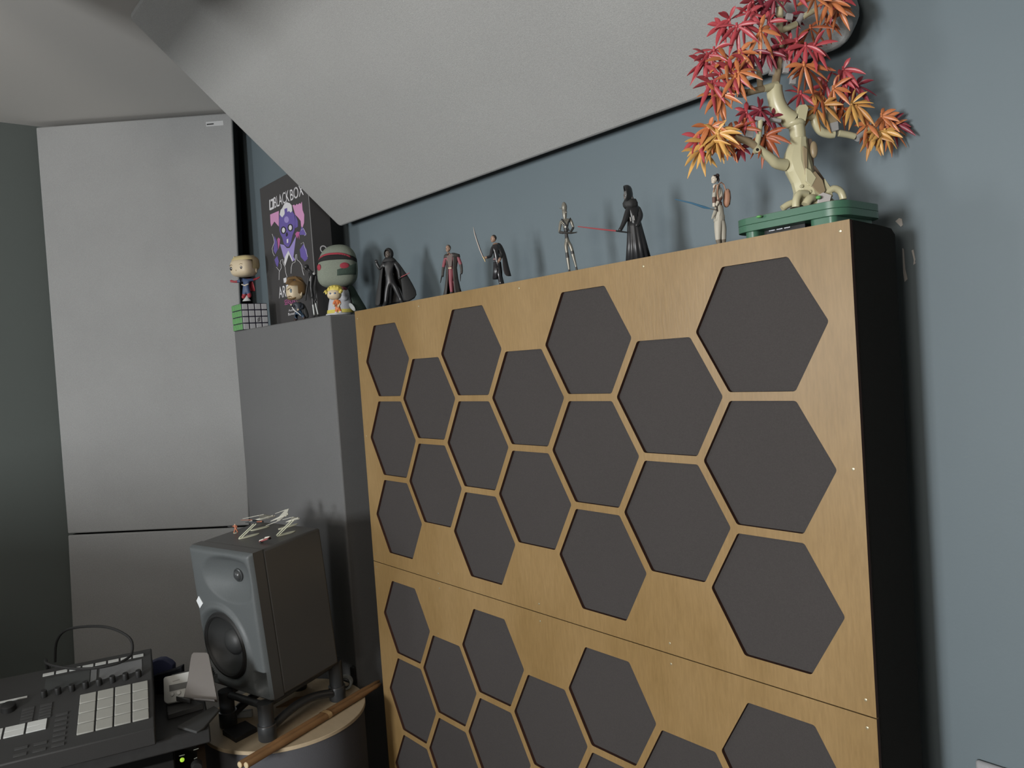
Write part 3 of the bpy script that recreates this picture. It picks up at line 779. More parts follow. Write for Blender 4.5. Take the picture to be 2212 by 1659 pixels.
# looped cable over the controller
f = Fig('tmp', None, None, 184, (P0 + uu * .02 + vv * .130).y, (P0 + uu * .02 + vv * .130).z, make=False)
cpts = [(80, 1462, 40), (86, 1446, 34), (95.5, 1474, 14), (108.5, 1484, 6), (130, 1489, 0), (152, 1491, -4), (184.5, 1491, -6), (217, 1486, -2), (249.6, 1470, 10), (263.7, 1448.5, 24), (265.8, 1422.5, 42), (249.6, 1403, 60), (206, 1387, 78), (163, 1382, 90), (108.5, 1385.6, 104), (70, 1397, 116), (48, 1425, 124), (44, 1470, 126)]
def smooth(pts, k=4):
    out = []
    P_ = [Vector(p) for p in pts]
    for i in range(len(P_) - 1):
        p0, p1, p2, p3 = P_[max(i - 1, 0)], P_[i], P_[i + 1], P_[min(i + 2, len(P_) - 1)]
        for j in range(k):
            t = j / k
            out.append(.5 * ((2 * p1) + (-p0 + p2) * t + (2 * p0 - 5 * p1 + 4 * p2 - p3) * t * t + (-p0 + 3 * p1 - 3 * p2 + p3) * t ** 3))
    out.append(P_[-1]); return out
w = [f.Pw(*p) for p in smooth(cpts)]
for i, q in enumerate(w):                                    # keep it above the controller's face
    h = (q - P0).dot(nn)
    u_ = (q - P0).dot(uu); v_ = (q - P0).dot(vv)
    if u0_ - .01 < u_ < u1_ + .01 and v0_ - .01 < v_ < v1_ + .01 and h < .0185: w[i] = q + nn * (.0185 - h)
tag(MB().tube(w, .0028, 8).build('audio_cable', m_rub), 'black cable looping over the pad controller', 'cable')

# things right of the controller
fn = (Vector((-R2.x, -R2.y, 0)).normalized() * .80 + Vector((0, 0, .60))).normalized()
base = at_z(372, 1531, TZ)
wdv = thing('white_device', 'white rounded device with a dark display and two buttons beside the controller', 'device', base.to_tuple())
pl = at_z(358, 1533, TZ)
def on_dev(x, y, o=0): return at_plane(x, y, pl + fn * o, fn)
# its dark docking plate
q = [at_z(x, y, TZ + .012) for x, y in ((358, 1521), (408, 1508), (440, 1520), (362, 1543))]
dkp = tag(MB().prism(q, (0, 0, -.012)).build('docking_plate', m_btnd, bevel=.002), 'dark flat plate under the white device', 'plate')
pts = [(352.5, 1466), (356, 1462), (407, 1450), (413, 1452), (416, 1458), (412, 1508), (408, 1511), (361, 1520), (355, 1517), (353.5, 1512)]
q = [on_dev(x, y, .022) for x, y in pts]
mz = min(v.z for v in q) - (TZ + .0125)
off = Vector((0, 0, 0))
MB().prism(q, -fn * .010).build('faceplate', M('device_white', (168, 168, 164), .5), wdv, world=True, bevel=.0015)
q2_ = [on_dev(x, y, .012) for x, y in ((358, 1470), (408, 1457), (406, 1504), (361, 1512))]
lowq = [Vector((v.x, v.y, TZ + .012)) for v in (on_dev(358, 1510, .012), on_dev(404, 1500, .012))]
back = [q2_[0], q2_[1], lowq[1], lowq[0]]
MB().hexa(back, [v - Vector((fn.x, fn.y, 0)).normalized() * .030 for v in back]).build('support', m_btnd, wdv, world=True)
q = [on_dev(x, y, .0225) for x, y in ((365, 1480.5), (412, 1471), (412, 1484), (366, 1494))]
MB().prism(q, -fn * .0008).build('display', M('display_dark', (74, 74, 72), .3), wdv, world=True)
for x_, y_ in ((372.5, 1500.5), (387, 1497)):
    MB().lathe([(.0042, 0), (.0038, .003), (.002, .004)], on_dev(x_, y_, .022), fn.to_track_quat('Z', 'Y').to_matrix(), 18).build('button', M('device_button', (185, 185, 182), .4), wdv, world=True)
q = [on_dev(x, y, .0223) for x, y in ((373, 1471.5), (388, 1467), (388, 1468.6), (373, 1473))]
MB().prism(q, -fn * .0004).build('print_line', M('faint_print', (128, 128, 124), .5), wdv, world=True)

# leaning metal tablet stand
fn2 = (Vector((-R2.x, -R2.y, 0)).normalized() * .86 + Vector((0, 0, .5))).normalized()
pb = at_z(432, 1527, TZ + .0135)
ts = thing('tablet_stand', 'grey metal tablet stand leaning beside the loudspeaker', 'tablet stand', pb.to_tuple())
pts = [(396.5, 1506), (405, 1470), (411, 1425), (413.5, 1414), (418, 1409), (447, 1409), (451, 1414), (460, 1460), (469.5, 1512), (440, 1511)]
q = [at_plane(x, y, pb, fn2) for x, y in pts]
MB().prism(q, -fn2 * .003).build('back_plate', M('satin_alu', (96, 92, 89), .38, metal=.3), ts, world=True, bevel=.0008)
A, B_ = at_plane(396, 1507, pb, fn2), at_plane(470, 1513, pb, fn2)
o1 = fn2 * .016
MB().hexa([A, B_, B_ + o1, A + o1], [v + Vector((0, 0, -.004)) for v in (A, B_, B_ + o1, A + o1)]).build('ledge', M('ledge_dark', (84, 80, 78), .5), ts, world=True, bevel=.001)
A, B_ = at_plane(383, 1515, pb + fn2 * .014, fn2), at_plane(414, 1521, pb + fn2 * .014, fn2)
MB().hexa([A, B_, B_ + fn2 * .006, A + fn2 * .006], [v + Vector((0, 0, .010)) for v in (A, B_, B_ + fn2 * .006, A + fn2 * .006)]).build('clip', m_black, ts, world=True, bevel=.0015)
q = [at_z(x, y, TZ + .0135) for x, y in ((405, 1524), (446, 1510), (468, 1514), (428, 1535))]
# pad lying in front
q = [at_z(x, y, TZ + .005) for x, y in ((383, 1568), (404, 1556), (462, 1524), (475, 1532), (440, 1572), (424, 1580))]
tag(MB().prism(q, (0, 0, -.005)).build('mouse_pad', M('pad_grey', (64, 65, 65), .85), bevel=.0015), 'thin dark grey pad lying near the desk edge', 'pad')
bp_ = at_z(350, 1492, TZ); bn = Vector((-R2.x, -R2.y, 0)).normalized()
q = [at_plane(x, y, bp_, bn) for x, y in ((322, 1432), (340, 1424.5), (352, 1424), (366, 1431), (373, 1438), (372, 1482), (322, 1496))]
for v in (q[-1], q[-2]): v.z = TZ
tag(MB().prism(q, -bn * .018).build('blue_folder', M('navy_cover', (52, 56, 84), .6), bevel=.002), 'dark blue folder standing behind the controller right end', 'folder')
q = [at_plane(x, y, bp_ + bn * .018, bn) for x, y in ((331, 1461), (376, 1447), (392, 1439), (392, 1478), (331, 1498))]
for v in (q[-1], q[-2]): v.z = TZ
tag(MB().prism(q, -bn * .016).build('black_box', M('navy_black', (24, 28, 36), .6), bevel=.002), 'near black case standing in front of the blue folder', 'case')

# ------------------------------------------------------------------ on top of the grey column
m_boxk = M('box_card_black', (62, 60, 60), .5, spec=.35)
YBX = 0.065
B0, B1, BT = at_y(584, 700, YBX), at_y(688, 690, YBX), at_y(566, 405, YBX)
bx0, bx1, bz1 = B0.x, B1.x, BT.z
gb = thing('game_box', 'tall black box with a purple skull picture standing behind the toys on the column', 'box', ((bx0 + bx1) / 2, YBX + .03, ZT))
MB().box(((bx0 + bx1) / 2, YBX + .03, (ZT + bz1) / 2 + .0002), (bx1 - bx0, .06, bz1 - ZT)).build('carton', m_boxk, gb, world=True, bevel=.0012)
def art(pts, name, mat, lay=1, parent=None, th=.0003):
    q = [at_y(x, y, YBX - .0003 * lay) for x, y in pts]
    return MB().prism(q, (0, th, 0)).build(name, mat, parent or gb, world=True, smooth=False)
m_ink = M('ink_white', (205, 203, 205), .5); m_pink = M('ink_pink', (196, 140, 178), .5); m_pink2 = M('ink_magenta', (176, 92, 142), .5)
m_pur = M('ink_purple', (98, 84, 150), .5); m_purl = M('ink_lilac', (146, 132, 188), .5); m_ink_k = M('ink_black', (48, 45, 52), .5)
Z1 = lambda x, y: (560 + x * 140 / 1936, 380 + y * 120 / 1659)        # pixel of one close look at the photo
Z2 = lambda x, y: (550 + x * 200 / 1005, 370 + y * 330 / 1659)
pic = art([Z2(*p) for p in ((168, 470), (262, 430), (262, 600), (215, 545), (180, 600), (172, 560))], 'picture_splash', m_pink)
art([Z2(*p) for p in ((412, 370), (430, 362), (440, 375), (455, 355), (470, 362), (488, 345), (500, 355), (512, 330), (520, 420), (538, 470), (536, 560), (520, 610), (505, 600), (500, 540), (470, 500), (440, 470))], 'picture_splash', m_pink)
art([Z2(*p) for p in ((440, 680), (460, 655), (488, 660), (484, 740), (474, 690), (462, 730))], 'picture_splash', m_pink2, 1)
art([Z2(*p) for p in ((246, 740), (258, 720), (276, 735), (270, 800), (256, 850), (252, 800))], 'picture_splash', m_pink2, 1)
sk = art([Z2(*p) for p in ((272, 470), (300, 420), (345, 400), (395, 410), (432, 470), (440, 560), (432, 640), (410, 700), (396, 770), (372, 820), (350, 820), (318, 790), (300, 720), (282, 690), (270, 640), (264, 540))], 'picture_skull', m_pur, 2)
art([Z2(*p) for p in ((272, 470), (282, 420), (300, 400), (318, 360), (345, 335), (380, 345), (402, 370), (408, 430), (392, 450), (372, 430), (362, 440), (330, 440), (322, 470), (300, 500), (288, 490))], 'picture_headgear', m_ink, 3)
art([Z2(*p) for p in ((322, 410), (352, 398), (356, 455), (328, 465))], 'picture_lens', m_pur, 4)
art([(Z2(346 + 26 * cos(t * .5), 525 + 36 * sin(t * .5))) for t in range(0, 13)], 'picture_jewel', m_purl, 3)
for cx, cy in ((313, 640), (387, 612)):
    art([Z2(cx + 30 * cos(t * .5236), cy + 42 * sin(t * .5236)) for t in range(12)], 'picture_socket', m_ink_k, 3)
    art([Z2(cx + 17 * cos(t * .5236), cy + 28 * sin(t * .5236)) for t in range(12)], 'picture_eye', m_ink, 4)
art([Z2(*p) for p in ((340, 670), (354, 660), (362, 690), (352, 710), (338, 705))], 'picture_nose', m_ink_k, 3)
art([Z2(*p) for p in ((348, 740), (364, 732), (364, 775), (350, 780))], 'picture_tooth', m_ink, 3)
art([Z2(*p) for p in ((275, 790), (318, 800), (350, 835), (380, 832), (410, 780), (450, 700), (420, 930), (440, 960), (410, 980), (372, 870), (330, 960), (315, 930))], 'picture_beam', m_purl, 1)
art([Z2(*p) for p in ((330, 930), (366, 860), (412, 960), (410, 985), (372, 900), (345, 985), (330, 1030), (318, 990))], 'picture_arrow', m_ink, 3)
def line(pts, name, w, mat):
    q = [Vector(p) for p in pts]; L_, R_ = [], []
    for i, p in enumerate(q):
        d = (q[min(i + 1, len(q) - 1)] - q[max(i - 1, 0)]).normalized(); n_ = Vector((-d.y, d.x)) * w / 2
        L_.append(p + n_); R_.append(p - n_)
    vs = [at_y(v.x, v.y, YBX - .0006) for v in L_] + [at_y(v.x, v.y, YBX - .0006) for v in R_]
    n_ = len(q)
    b = MB(); b.add(vs, [(i, i + 1, n_ + i + 1, n_ + i) for i in range(n_ - 1)])
    return b.build(name, mat, gb, world=True, smooth=False, solid=.0002)
for pts, w in (([(265, 1180), (268, 1090), (290, 1050), (288, 1010), (276, 1000), (286, 965), (305, 955), (310, 1000), (330, 1040), (338, 1100), (352, 1150)], .8),
               ([(395, 1110), (398, 1040), (410, 1000), (440, 985), (446, 905), (456, 900), (460, 960), (490, 985), (512, 1020), (518, 1070), (535, 1130)], .8),
               ([(190, 680), (205, 720), (215, 770), (190, 840), (200, 890), (215, 920)], .7), ([(235, 1040), (275, 1090)], .6),
               ([(500, 790), (530, 770), (545, 830), (560, 870), (575, 930)], .6), ([(505, 640), (530, 620), (560, 680), (540, 700)], .7)):
    line([Z2(*p) for p in pts], 'picture_outline', w, m_ink)
for pts in (((480, 690), (510, 600), (545, 640), (560, 700), (530, 690)), ((215, 700), (240, 760), (250, 850), (225, 900), (205, 860)), ((490, 850), (530, 790), (565, 850), (575, 950), (545, 980), (500, 930)), ((215, 960), (245, 920), (262, 980), (250, 1040), (235, 1020)), ((440, 470), (468, 540), (470, 600), (440, 620))):
    art([Z2(*p) for p in pts], 'picture_shade', m_pur, 1)

def text(s, p0, p1, hpx, name, mat, parent, y=None, bold=0.0, extr=.0002):
    """lettering on the front of the box between two photo pixels (baseline), height in pixels"""
    cu = bpy.data.curves.new(name, 'FONT'); cu.body = s; cu.size = 1.0; cu.extrude = 0.0; cu.offset = bold; cu.space_character = 1.0
    o = bpy.data.objects.new(name, cu); S.collection.objects.link(o); bpy.context.view_layer.update()
    me = bpy.data.meshes.new_from_object(o.evaluated_get(bpy.context.evaluated_depsgraph_get()))
    bpy.data.objects.remove(o, do_unlink=True)
    yy = (y if y is not None else YBX - .0010)
    A, B_ = at_y(*p0, yy), at_y(*p1, yy); Tp = at_y(p0[0] - hpx * .05, p0[1] - hpx, yy)
    xs = [v.co.x for v in me.vertices]; ys = [v.co.y for v in me.vertices]
    sx = (B_.x - A.x) / (max(xs) - min(xs)); sz = (Tp.z - A.z) / .73
    Wi = wm(parent).inverted()
    for v in me.vertices: v.co = Wi @ Vector((A.x + (v.co.x - min(xs)) * sx, yy, A.z + v.co.y * sz))
    me.materials.clear(); me.materials.append(mat)
    o = bpy.data.objects.new(name, me); S.collection.objects.link(o); o.parent = parent; WM[o.name] = wm(parent).copy()
    d = o.modifiers.new('thick', 'SOLIDIFY'); d.thickness = extr; d.offset = 0
    return o
text('BLACK', Z1(452, 965), Z1(905, 760), 25, 'lettering', m_ink, gb, bold=.006)
text('BOX', Z1(935, 745), Z1(1330, 585), 25, 'lettering', m_ink, gb, bold=.006)
art([Z1(*p) for p in ((300, 720), (330, 705), (330, 960), (395, 930), (395, 745), (345, 765), (345, 700), (432, 668), (436, 975), (340, 1025), (305, 1020))], 'logo_frame', m_ink, 2)
Z3 = lambda x, y: (570 + x * 130 / 1540, 560 + y * 140 / 1659)
text('ARENA', Z3(390, 1000), Z3(870, 905), 25.5, 'lettering', m_ink, gb, bold=.006)
art([Z3(*p) for p in ((500, 490), (575, 465), (580, 590), (512, 605))], 'lettering_block', m_ink, 2)
text('SEASON 1', Z3(535, 1175), Z3(850, 1120), 11.5, 'lettering', m_pink2, gb, bold=.006)
text('Authored', Z3(632, 1342), Z3(915, 1290), 5, 'lettering', m_ink, gb, bold=.006)
text('BoneCon', Z3(625, 1445), Z3(900, 1395), 6, 'lettering', m_ink, gb, bold=.006)
# pale fold line down the corner and a ring mark on its side
MB().box((bx1 - .0012, YBX - .0004, (ZT + bz1) / 2), (.0016, .0006, bz1 - ZT - .004)).build('fold_line', M('fold_grey', (150, 150, 150), .5), gb, world=True, smooth=False)
sq = at_x(693, 538, bx1 + .0004)
b = MB(); b.lathe([(.0075, 0), (.0105, 0), (.0105, .0004), (.0075, .0004)], (bx1 + .0002, sq.y + .008, sq.z), Matrix(((0, 0, 1), (0, 1, 0), (-1, 0, 0))), 28, cap=False)
b.build('ring_mark', m_ink, gb, world=True)

# puzzle cube on the column's left end
CS = .078
cy0 = fl.y + .004; cx1 = at_y(525.5, 711, cy0).x
cb = thing('puzzle_cube', 'green and white four by four twist puzzle cube under the flying toy', 'puzzle cube', (cx1 - CS / 2, cy0 + CS / 2, ZT))
MB().box((cx1 - CS / 2, cy0 + CS / 2, ZT + CS / 2), (CS, CS, CS)).build('core', M('cube_navy', (34, 32, 48), .45), cb, world=True, bevel=.0015)
m_cw = M('cube_white', (178, 178, 180), .4); m_cg = M('cube_green', (96, 150, 92), .4); m_cy = M('cube_yellow', (180, 170, 80), .4)
cs_ = CS / 4
for i in range(4):
    for j in range(4):
        z = ZT + (j + .5) * cs_
        t_ = MB().box((cx1 + .0006, cy0 + (i + .5) * cs_, z), (.0022, cs_ * .84, cs_ * .84)).build('tile', m_cw, cb, world=True, bevel=.0009)
        MB().box((cx1 - (i + .5) * cs_, cy0 - .0006, z), (cs_ * .88, .0022, cs_ * .88)).build('tile', m_cg, cb, world=True, bevel=.0009)
        if j == 1 and i == 2:
            q = Vector((cx1 + .0019, cy0 + (i + .5) * cs_, z))
            b = MB()
            for a_, c_ in (((-.0045, -.006), (.0035, .004)), ((-.001, -.006), (.0035, -.0005)), ((-.0045, -.001), (.001, .006)), ((.001, .006), (.0045, .004))):
                b.tube([q + Vector((0, a_[0], a_[1])), q + Vector((0, c_[0], c_[1]))], .0007, 6)
            b.build('maker_mark', m_black, t_, world=True)

m_skin = M('toy_skin_pale', (196, 180, 152), .45); m_skinw = M('toy_skin_white', (200, 190, 174), .5); m_tan = M('toy_skin_tan', (150, 122, 104), .5)
m_blond = M('toy_blond_hair', (190, 174, 128), .5); m_brown = M('toy_brown_hair', (112, 88, 58), .4); m_dkbrown = M('toy_dark_hair', (56, 44, 42), .5)
m_blue = M('toy_blue_suit', (62, 78, 110), .5); m_red = M('toy_red_glove', (148, 48, 56), .45); m_gold = M('toy_gold', (180, 160, 100), .4)
m_eye = M('toy_eye_black', (24, 20, 20), .2); m_clear = M('clear_stand', (190, 192, 190), .2, spec=.6)
m_vinyl = M('toy_black_vinyl', (40, 40, 41), .38, spec=.5); m_vinylm = M('toy_black_cloth', (42, 42, 42), .7); m_grey = M('toy_grey_metal', (120, 118, 112), .4, metal=.3)

# flying doll with a big head
f = Fig('big_head_doll', 'big headed blond toy figure in a blue suit and red cape above the puzzle cube', 'toy figure', 533, cy0 + .038, ZT + CS)
skin(f, 'body', [m_blue, m_red, m_skin],
     dict(hip=(531.5, 627, 0, 5.6), waist=(531.5, 616, 0, 5.4), ch=(531.8, 607, 0, 7.0), nk=(531.5, 601, 0, 4.2),
          ls=(524, 604.5, 0, 3.2), le=(514, 607.5, -2, 2.3), lw=(508, 608, -3, 1.9), lh=(503, 606.6, -4, 2.1), lf1=(498.5, 604.6, -5, .9), lf2=(500.5, 603.4, -4, .8), lf3=(499.5, 607.5, -5, .8),
          rs=(539, 605, 0, 3.2), re=(546, 605.5, 3, 2.2), rh=(552.5, 603, 5, 2.0), rf1=(559.5, 600, 6, 1.0), rf2=(556.5, 603, 5, .8),
          lk=(528, 634, 0, 4.2), la=(527.5, 640, 1, 3.9), lt=(525.5, 643.4, -3, 2.9), rk=(537, 633.5, 0, 4.2), ra=(539, 639, 1, 3.9), rt=(540, 642.4, -3, 2.9)),
     [('hip', 'waist', 0), ('waist', 'ch', 0), ('ch', 'nk', 0), ('ch', 'ls', 0), ('ls', 'le', 0), ('le', 'lw', 1), ('lw', 'lh', 1), ('lh', 'lf1', 1), ('lh', 'lf2', 1), ('lh', 'lf3', 1),
      ('ch', 'rs', 0), ('rs', 're', 0), ('re', 'rh', 1), ('rh', 'rf1', 1), ('rh', 'rf2', 1), ('hip', 'lk', 0), ('lk', 'la', 1), ('la', 'lt', 1), ('hip', 'rk', 0), ('rk', 'ra', 1), ('ra', 'rt', 1)])
hm = Matrix.Rotation(RD(-22), 3, 'Z')
b = MB(); f.ell(b, (527, 578.5, 0), (26.5, 23, 20), hm, 0, 28, 18, .62)
hd = f.build(b, 'head', m_skin, sub=1)
b = MB(); f.ell(b, (529.5, 570.5, 3), (27.4, 23.8, 18.4), hm, 0, 28, 16, .66)
for k in range(9):
    t = -1 + k / 4
    b.tube([f.P(526 + 17 * t, 566, -14 + 3 * t * t), f.P(527 + 18 * t, 556.5, -8), f.P(530 + 17 * t, 553.5, 4)], [.8 * f.m, 2.4 * f.m, 1.2 * f.m], 7)
b2 = MB(); keep = []
o = f.build(b, 'hair', m_blond, hd)
bm = bmesh.new(); bm.from_mesh(o.data)                       # leave the face free
face_n = hm @ Vector((0, -1, 0))
ctr = f.P(527, 578.5, 0)
kill = [v for v in bm.verts if (v.co - ctr).dot(face_n) > 5 * f.m and (v.co.z - ctr.z) < 8 * f.m or (v.co.z - ctr.z) < -9 * f.m]
bmesh.ops.delete(bm, geom=kill, context='VERTS'); bm.to_mesh(o.data); bm.free()
tn_ = hm @ Vector((1, 0, 0)); c_ = f.P(527, 580, 0)
for eu in (-15.5, 11.0):
    e0 = c_ + face_n * (21.6 * f.m) + tn_ * (eu * f.m) + Vector((0, 0, -.6 * f.m)) - face_n * (abs(eu + 2) * .06 * f.m)
    b = MB(); b.ell(e0, [3.7 * f.m, 2.0 * f.m, 4.2 * f.m], hm); e_ = f.build(b, 'eye', m_eye, hd)
    b = MB(); b.ell(e0 + (face_n * 1.7 + tn_ * .9 + Vector((0, 0, .8))) * f.m, [1.2 * f.m, .6 * f.m, 1.2 * f.m], hm); f.build(b, 'eye_glint', m_white, e_)
    b = MB(); b.tube([e0 + (face_n * 1.2 + tn_ * u_ + Vector((0, 0, z_))) * f.m for u_, z_ in ((-4, 6), (0, 8), (4, 6.6))], .55 * f.m, 6); f.build(b, 'eyebrow', m_brown, hd)
b = MB(); b.ell(c_ + (face_n * 22.6 - tn_ * 2.5 + Vector((0, 0, -5.6))) * f.m, [1.7 * f.m, 1.4 * f.m, 1.4 * f.m]); f.build(b, 'nose', m_skin, hd)
b = MB(); f.ell(b, (554.5, 586, -1), (1.6, 3.6, 5.2)); f.build(b, 'ear', m_skin, hd)
b = MB(); f.tube(b, [(524, 614.5, -6.2), (531, 617.5, -6.4), (538.5, 614.5, -5.4)], [1.0, 1.8, 1.0], 8); f.build(b, 'belt', m_skinw)
cloth(f, [[(523, 602, 5), (529, 600, 7), (536, 600, 7), (542, 602, 5)], [(522, 615, 7), (530, 614, 10), (538, 613, 11), (546, 614, 8)], [(521.5, 628, 9), (531, 628, 14), (541, 629, 15), (550, 633, 11)]], 'cape', m_red, 1.2)
b = MB(); b.loft([[f.P(533 + rx * cos(k * pi / 8), y, d + rx * .7 * sin(k * pi / 8)) for k in range(16)] for y, rx, d in ((650.6, 9, 0), (649.4, 9, 0), (643.5, 4, 0), (638, 2.6, 2))]); f.build(b, 'clear_support', m_clear)

# bearded doll
f = Fig('bearded_doll', 'big headed bearded toy figure with swept brown hair in front of the black box', 'toy figure', 645, .004, ZT, span=(602, 689))
skin(f, 'body', [M('toy_navy_coat', (58, 62, 70), .5), M('toy_jeans', (56, 76, 98), .6), m_dkbrown, m_skin],
     dict(hip=(643, 666, 0, 5.6), ch=(644.5, 655, 0, 7.2), nk=(643, 648.5, 0, 3.6), ls=(637, 653.5, -5, 3), le=(632.5, 660, -7, 2.3), lh=(632.5, 656, -10, 2.1), lf=(631, 652.4, -10, 1),
          rs=(651, 654, 3, 3), re=(653.5, 661, 0, 2.4), rh=(647, 664, -6, 2.1), rf=(644, 664.6, -8, 1), lk=(640.5, 674, -2, 3.6), la=(640, 681, 0, 2.8), lt=(636.5, 686, -3, 2.6), rk=(650.5, 674, 1, 3.4), ra=(656, 679.5, 2, 2.6), rt=(657, 684, 0, 2.4)),
     [('hip', 'ch', 0), ('ch', 'nk', (0, 3)), ('ch', 'ls', 0), ('ls', 'le', 0), ('le', 'lh', 0), ('lh', 'lf', 3), ('ch', 'rs', 0), ('rs', 're', 0), ('re', 'rh', 0), ('rh', 'rf', 3), ('hip', 'lk', 1), ('lk', 'la', 1), ('la', 'lt', 2), ('hip', 'rk', 1), ('rk', 'ra', 1), ('ra', 'rt', 2)])
hm = Matrix.Rotation(RD(-52), 3, 'Z')
b = MB(); f.ell(b, (637, 628.5, 0), (17.5, 17.5, 17.5), hm, 0, 26, 16, .72); hd = f.build(b, 'head', m_skin, sub=1)
b = MB(); f.ell(b, (641.5, 622, 2), (18.4, 18.4, 18.5), hm, 0, 26, 16, .78)
o = f.build(b, 'hair', m_brown, hd)
ctr = f.P(637, 628.5, 0); face_n = hm @ Vector((0, -1, 0))
bm = bmesh.new(); bm.from_mesh(o.data)
kill = [v for v in bm.verts if (v.co - ctr).dot(face_n) > 1.5 * f.m and (v.co.z - ctr.z) < 8.5 * f.m or (v.co.z - ctr.z) < -8 * f.m and (v.co - ctr).dot(face_n) > -7 * f.m]
bmesh.ops.delete(bm, geom=kill, context='VERTS')
bm.to_mesh(o.data); bm.free()
for k in range(6):
    b = MB(); t = k / 5
    f.tube(b, [(622 + 8 * t, 613 + 1 * t, -14 + 5 * t), (627 + 9 * t, 602.5 - 3 * t, -13 + 6 * t), (641 + 8 * t, 601 + 2 * t, -9 + 8 * t), (654 + 4 * t, 612 + 5 * t, -4 + 10 * t), (659 + 1.5 * t, 628 + 5 * t, 0 + 9 * t)], [1.2, 3.4, 3.8, 3.0, 1.0], 9)
    f.build(b, 'hair_lock', m_brown, o)
b = MB(); f.ell(b, (633.4, 627.2, -17.4), (3.0, 2.0, 5.2), Matrix.Rotation(RD(-35), 3, 'Z')); e_ = f.build(b, 'eye', M('toy_eye_grey', (86, 100, 108), .25), hd)
b = MB(); f.ell(b, (631.6, 624.6, -18.2), (.8, .5, 1.1)); f.build(b, 'eye_glint', m_white, e_)
b = MB(); f.tube(b, [(624.5, 625.5, -17.2), (629, 623, -18), (635, 619.6, -17)], [.5, .9, .4], 6); f.build(b, 'eyebrow', m_brown, hd)
b = MB(); f.tube(b, [(625, 641.5, -14), (631, 643.8, -15.4), (640, 641.5, -14), (648, 634, -10)], [1.4, 2.0, 1.8, 1.2], 8); f.tube(b, [(625.5, 639.3, -15), (630.5, 637.4, -16.6), (635, 639.6, -16)], .9, 7); f.build(b, 'beard', m_brown, hd)
b = MB(); f.ell(b, (653.5, 633.5, -8), (2.0, 3.0, 5.2), Matrix.Rotation(RD(12), 3, 'Y')); f.build(b, 'ear', m_skin, hd)
cloth(f, [[(649, 652, 4), (653, 651, 2), (656, 653, 6)], [(652, 664, 4), (657, 662, 2), (661, 663, 8)], [(655, 682, 5), (662, 683.5, 3), (667, 681, 10)]], 'coat_tail', M('toy_coat_dark', (54, 54, 54), .7), 1.4)
b = MB(); b.tube([f.P(634, 659, -11), f.P(638, 665, -12), f.P(646, 671, -10), f.P(651, 676, -6)], 1.1 * f.m, 7); f.build(b, 'sling', m_white)

# slim black robot toy
f = Fig('slim_robot_toy', 'slim glossy black toy robot leaning against the picture box', 'toy robot', 681, .030, ZT, span=(570, 678))
def robot_body(b):
    f.ell(b, (662.5, 575.5, -2), (5.4, 6, 5.6), mi=0); f.tube(b, [(659, 580, -5), (663.5, 584, -3)], [1.6, 2.2], 8, 0)
skin(f, 'body', [m_vinyl, M('toy_silver_grey', (140, 142, 140), .3, metal=.3)],
     dict(hip=(673.5, 628, 0, 3.6), waist=(671.5, 616, 0, 2.8), ch=(673, 598, 0, (6.8, 5)), up=(676, 588, 1, (6.6, 5)), nk=(669, 582, 0, 2.0), hd=(664, 578, -2, 2.4),
          ls=(669, 593, -6, 2.2), le=(665.5, 612, -7, 1.6), lw=(662, 632, -8, 1.5), lh=(661.5, 639, -9, 1.7), rs=(681.5, 591, 3, 2.6), re=(680, 612, 1, 1.6), rw=(681.5, 634, -3, 1.5), rh=(683, 641, -4, 1.8),
          lk=(676, 648, -1, 2.2), la=(678.5, 668, -1, 1.8), lt=(677.5, 675, -4, 1.9), rk=(680.5, 645, 2, 2.2), ra=(685.5, 667, 3, 1.8), rt=(686, 675, 0, 1.9)),
     [('hip', 'waist', 0), ('waist', 'ch', 0), ('ch', 'up', 0), ('up', 'nk', 0), ('nk', 'hd', 0), ('up', 'ls', 0), ('ls', 'le', 0), ('le', 'lw', 0), ('lw', 'lh', 0), ('up', 'rs', 0), ('rs', 're', 0), ('re', 'rw', 0), ('rw', 'rh', 0),
      ('hip', 'lk', 0), ('lk', 'la', 1), ('la', 'lt', 0), ('hip', 'rk', 0), ('rk', 'ra', 1), ('ra', 'rt', 0)], extra=robot_body)
b = MB(); f.ell(b, (679.3, 589.5, -4.5), (3.0, 1.6, 3.0)); f.ell(b, (669, 599, -6), (3.6, 1.6, 5.4)); f.build(b, 'light_plate', M('toy_plate', (150, 150, 148), .35))
b = MB(); f.tube(b, [(657.4, 577.5, -5.5), (660, 581, -6.5)], [1.2, 1.0], 8); f.build(b, 'eye', m_grey)

# plush with a large rounded head
f = Fig('plush_toy', 'plush toy with a large rounded grey green head and dark eye band', 'plush toy', 737, .062, ZT, span=(529, 678))
m_pl = fabric('plush_grey_green', (124, 130, 118), 900, .1, .5, .05); m_plw = fabric('plush_white', (172, 172, 176), 900, .08, .5, .05)
m_plg = fabric('plush_green', (66, 78, 70), 900, .1, .5, .06); m_plk = fabric('plush_black', (46, 46, 46), 900, .1, .4, .05); m_plr = fabric('plush_red', (150, 62, 72), 900, .1, .4, .05); m_ply = fabric('plush_yellow', (190, 178, 92), 900, .1, .4, .05)
b = MB()
prof = [(616, 20, 16), (612, 33, 27), (603, 40.5, 34), (590, 43, 36), (575, 42.2, 36), (560, 40, 34.5), (548, 36.5, 31.5), (538, 29, 25), (532, 18.5, 16), (529.6, 7, 6)]
def hxy(y):
    for k in range(len(prof) - 1):
        a, c = prof[k], prof[k + 1]
        if a[0] >= y >= c[0]:
            t = (a[0] - y) / (a[0] - c[0]); return a[1] + (c[1] - a[1]) * t, a[2] + (c[2] - a[2]) * t
    return prof[-1][1:]
def hcx(y): return 729.5 + (y - 575) * (-.02)
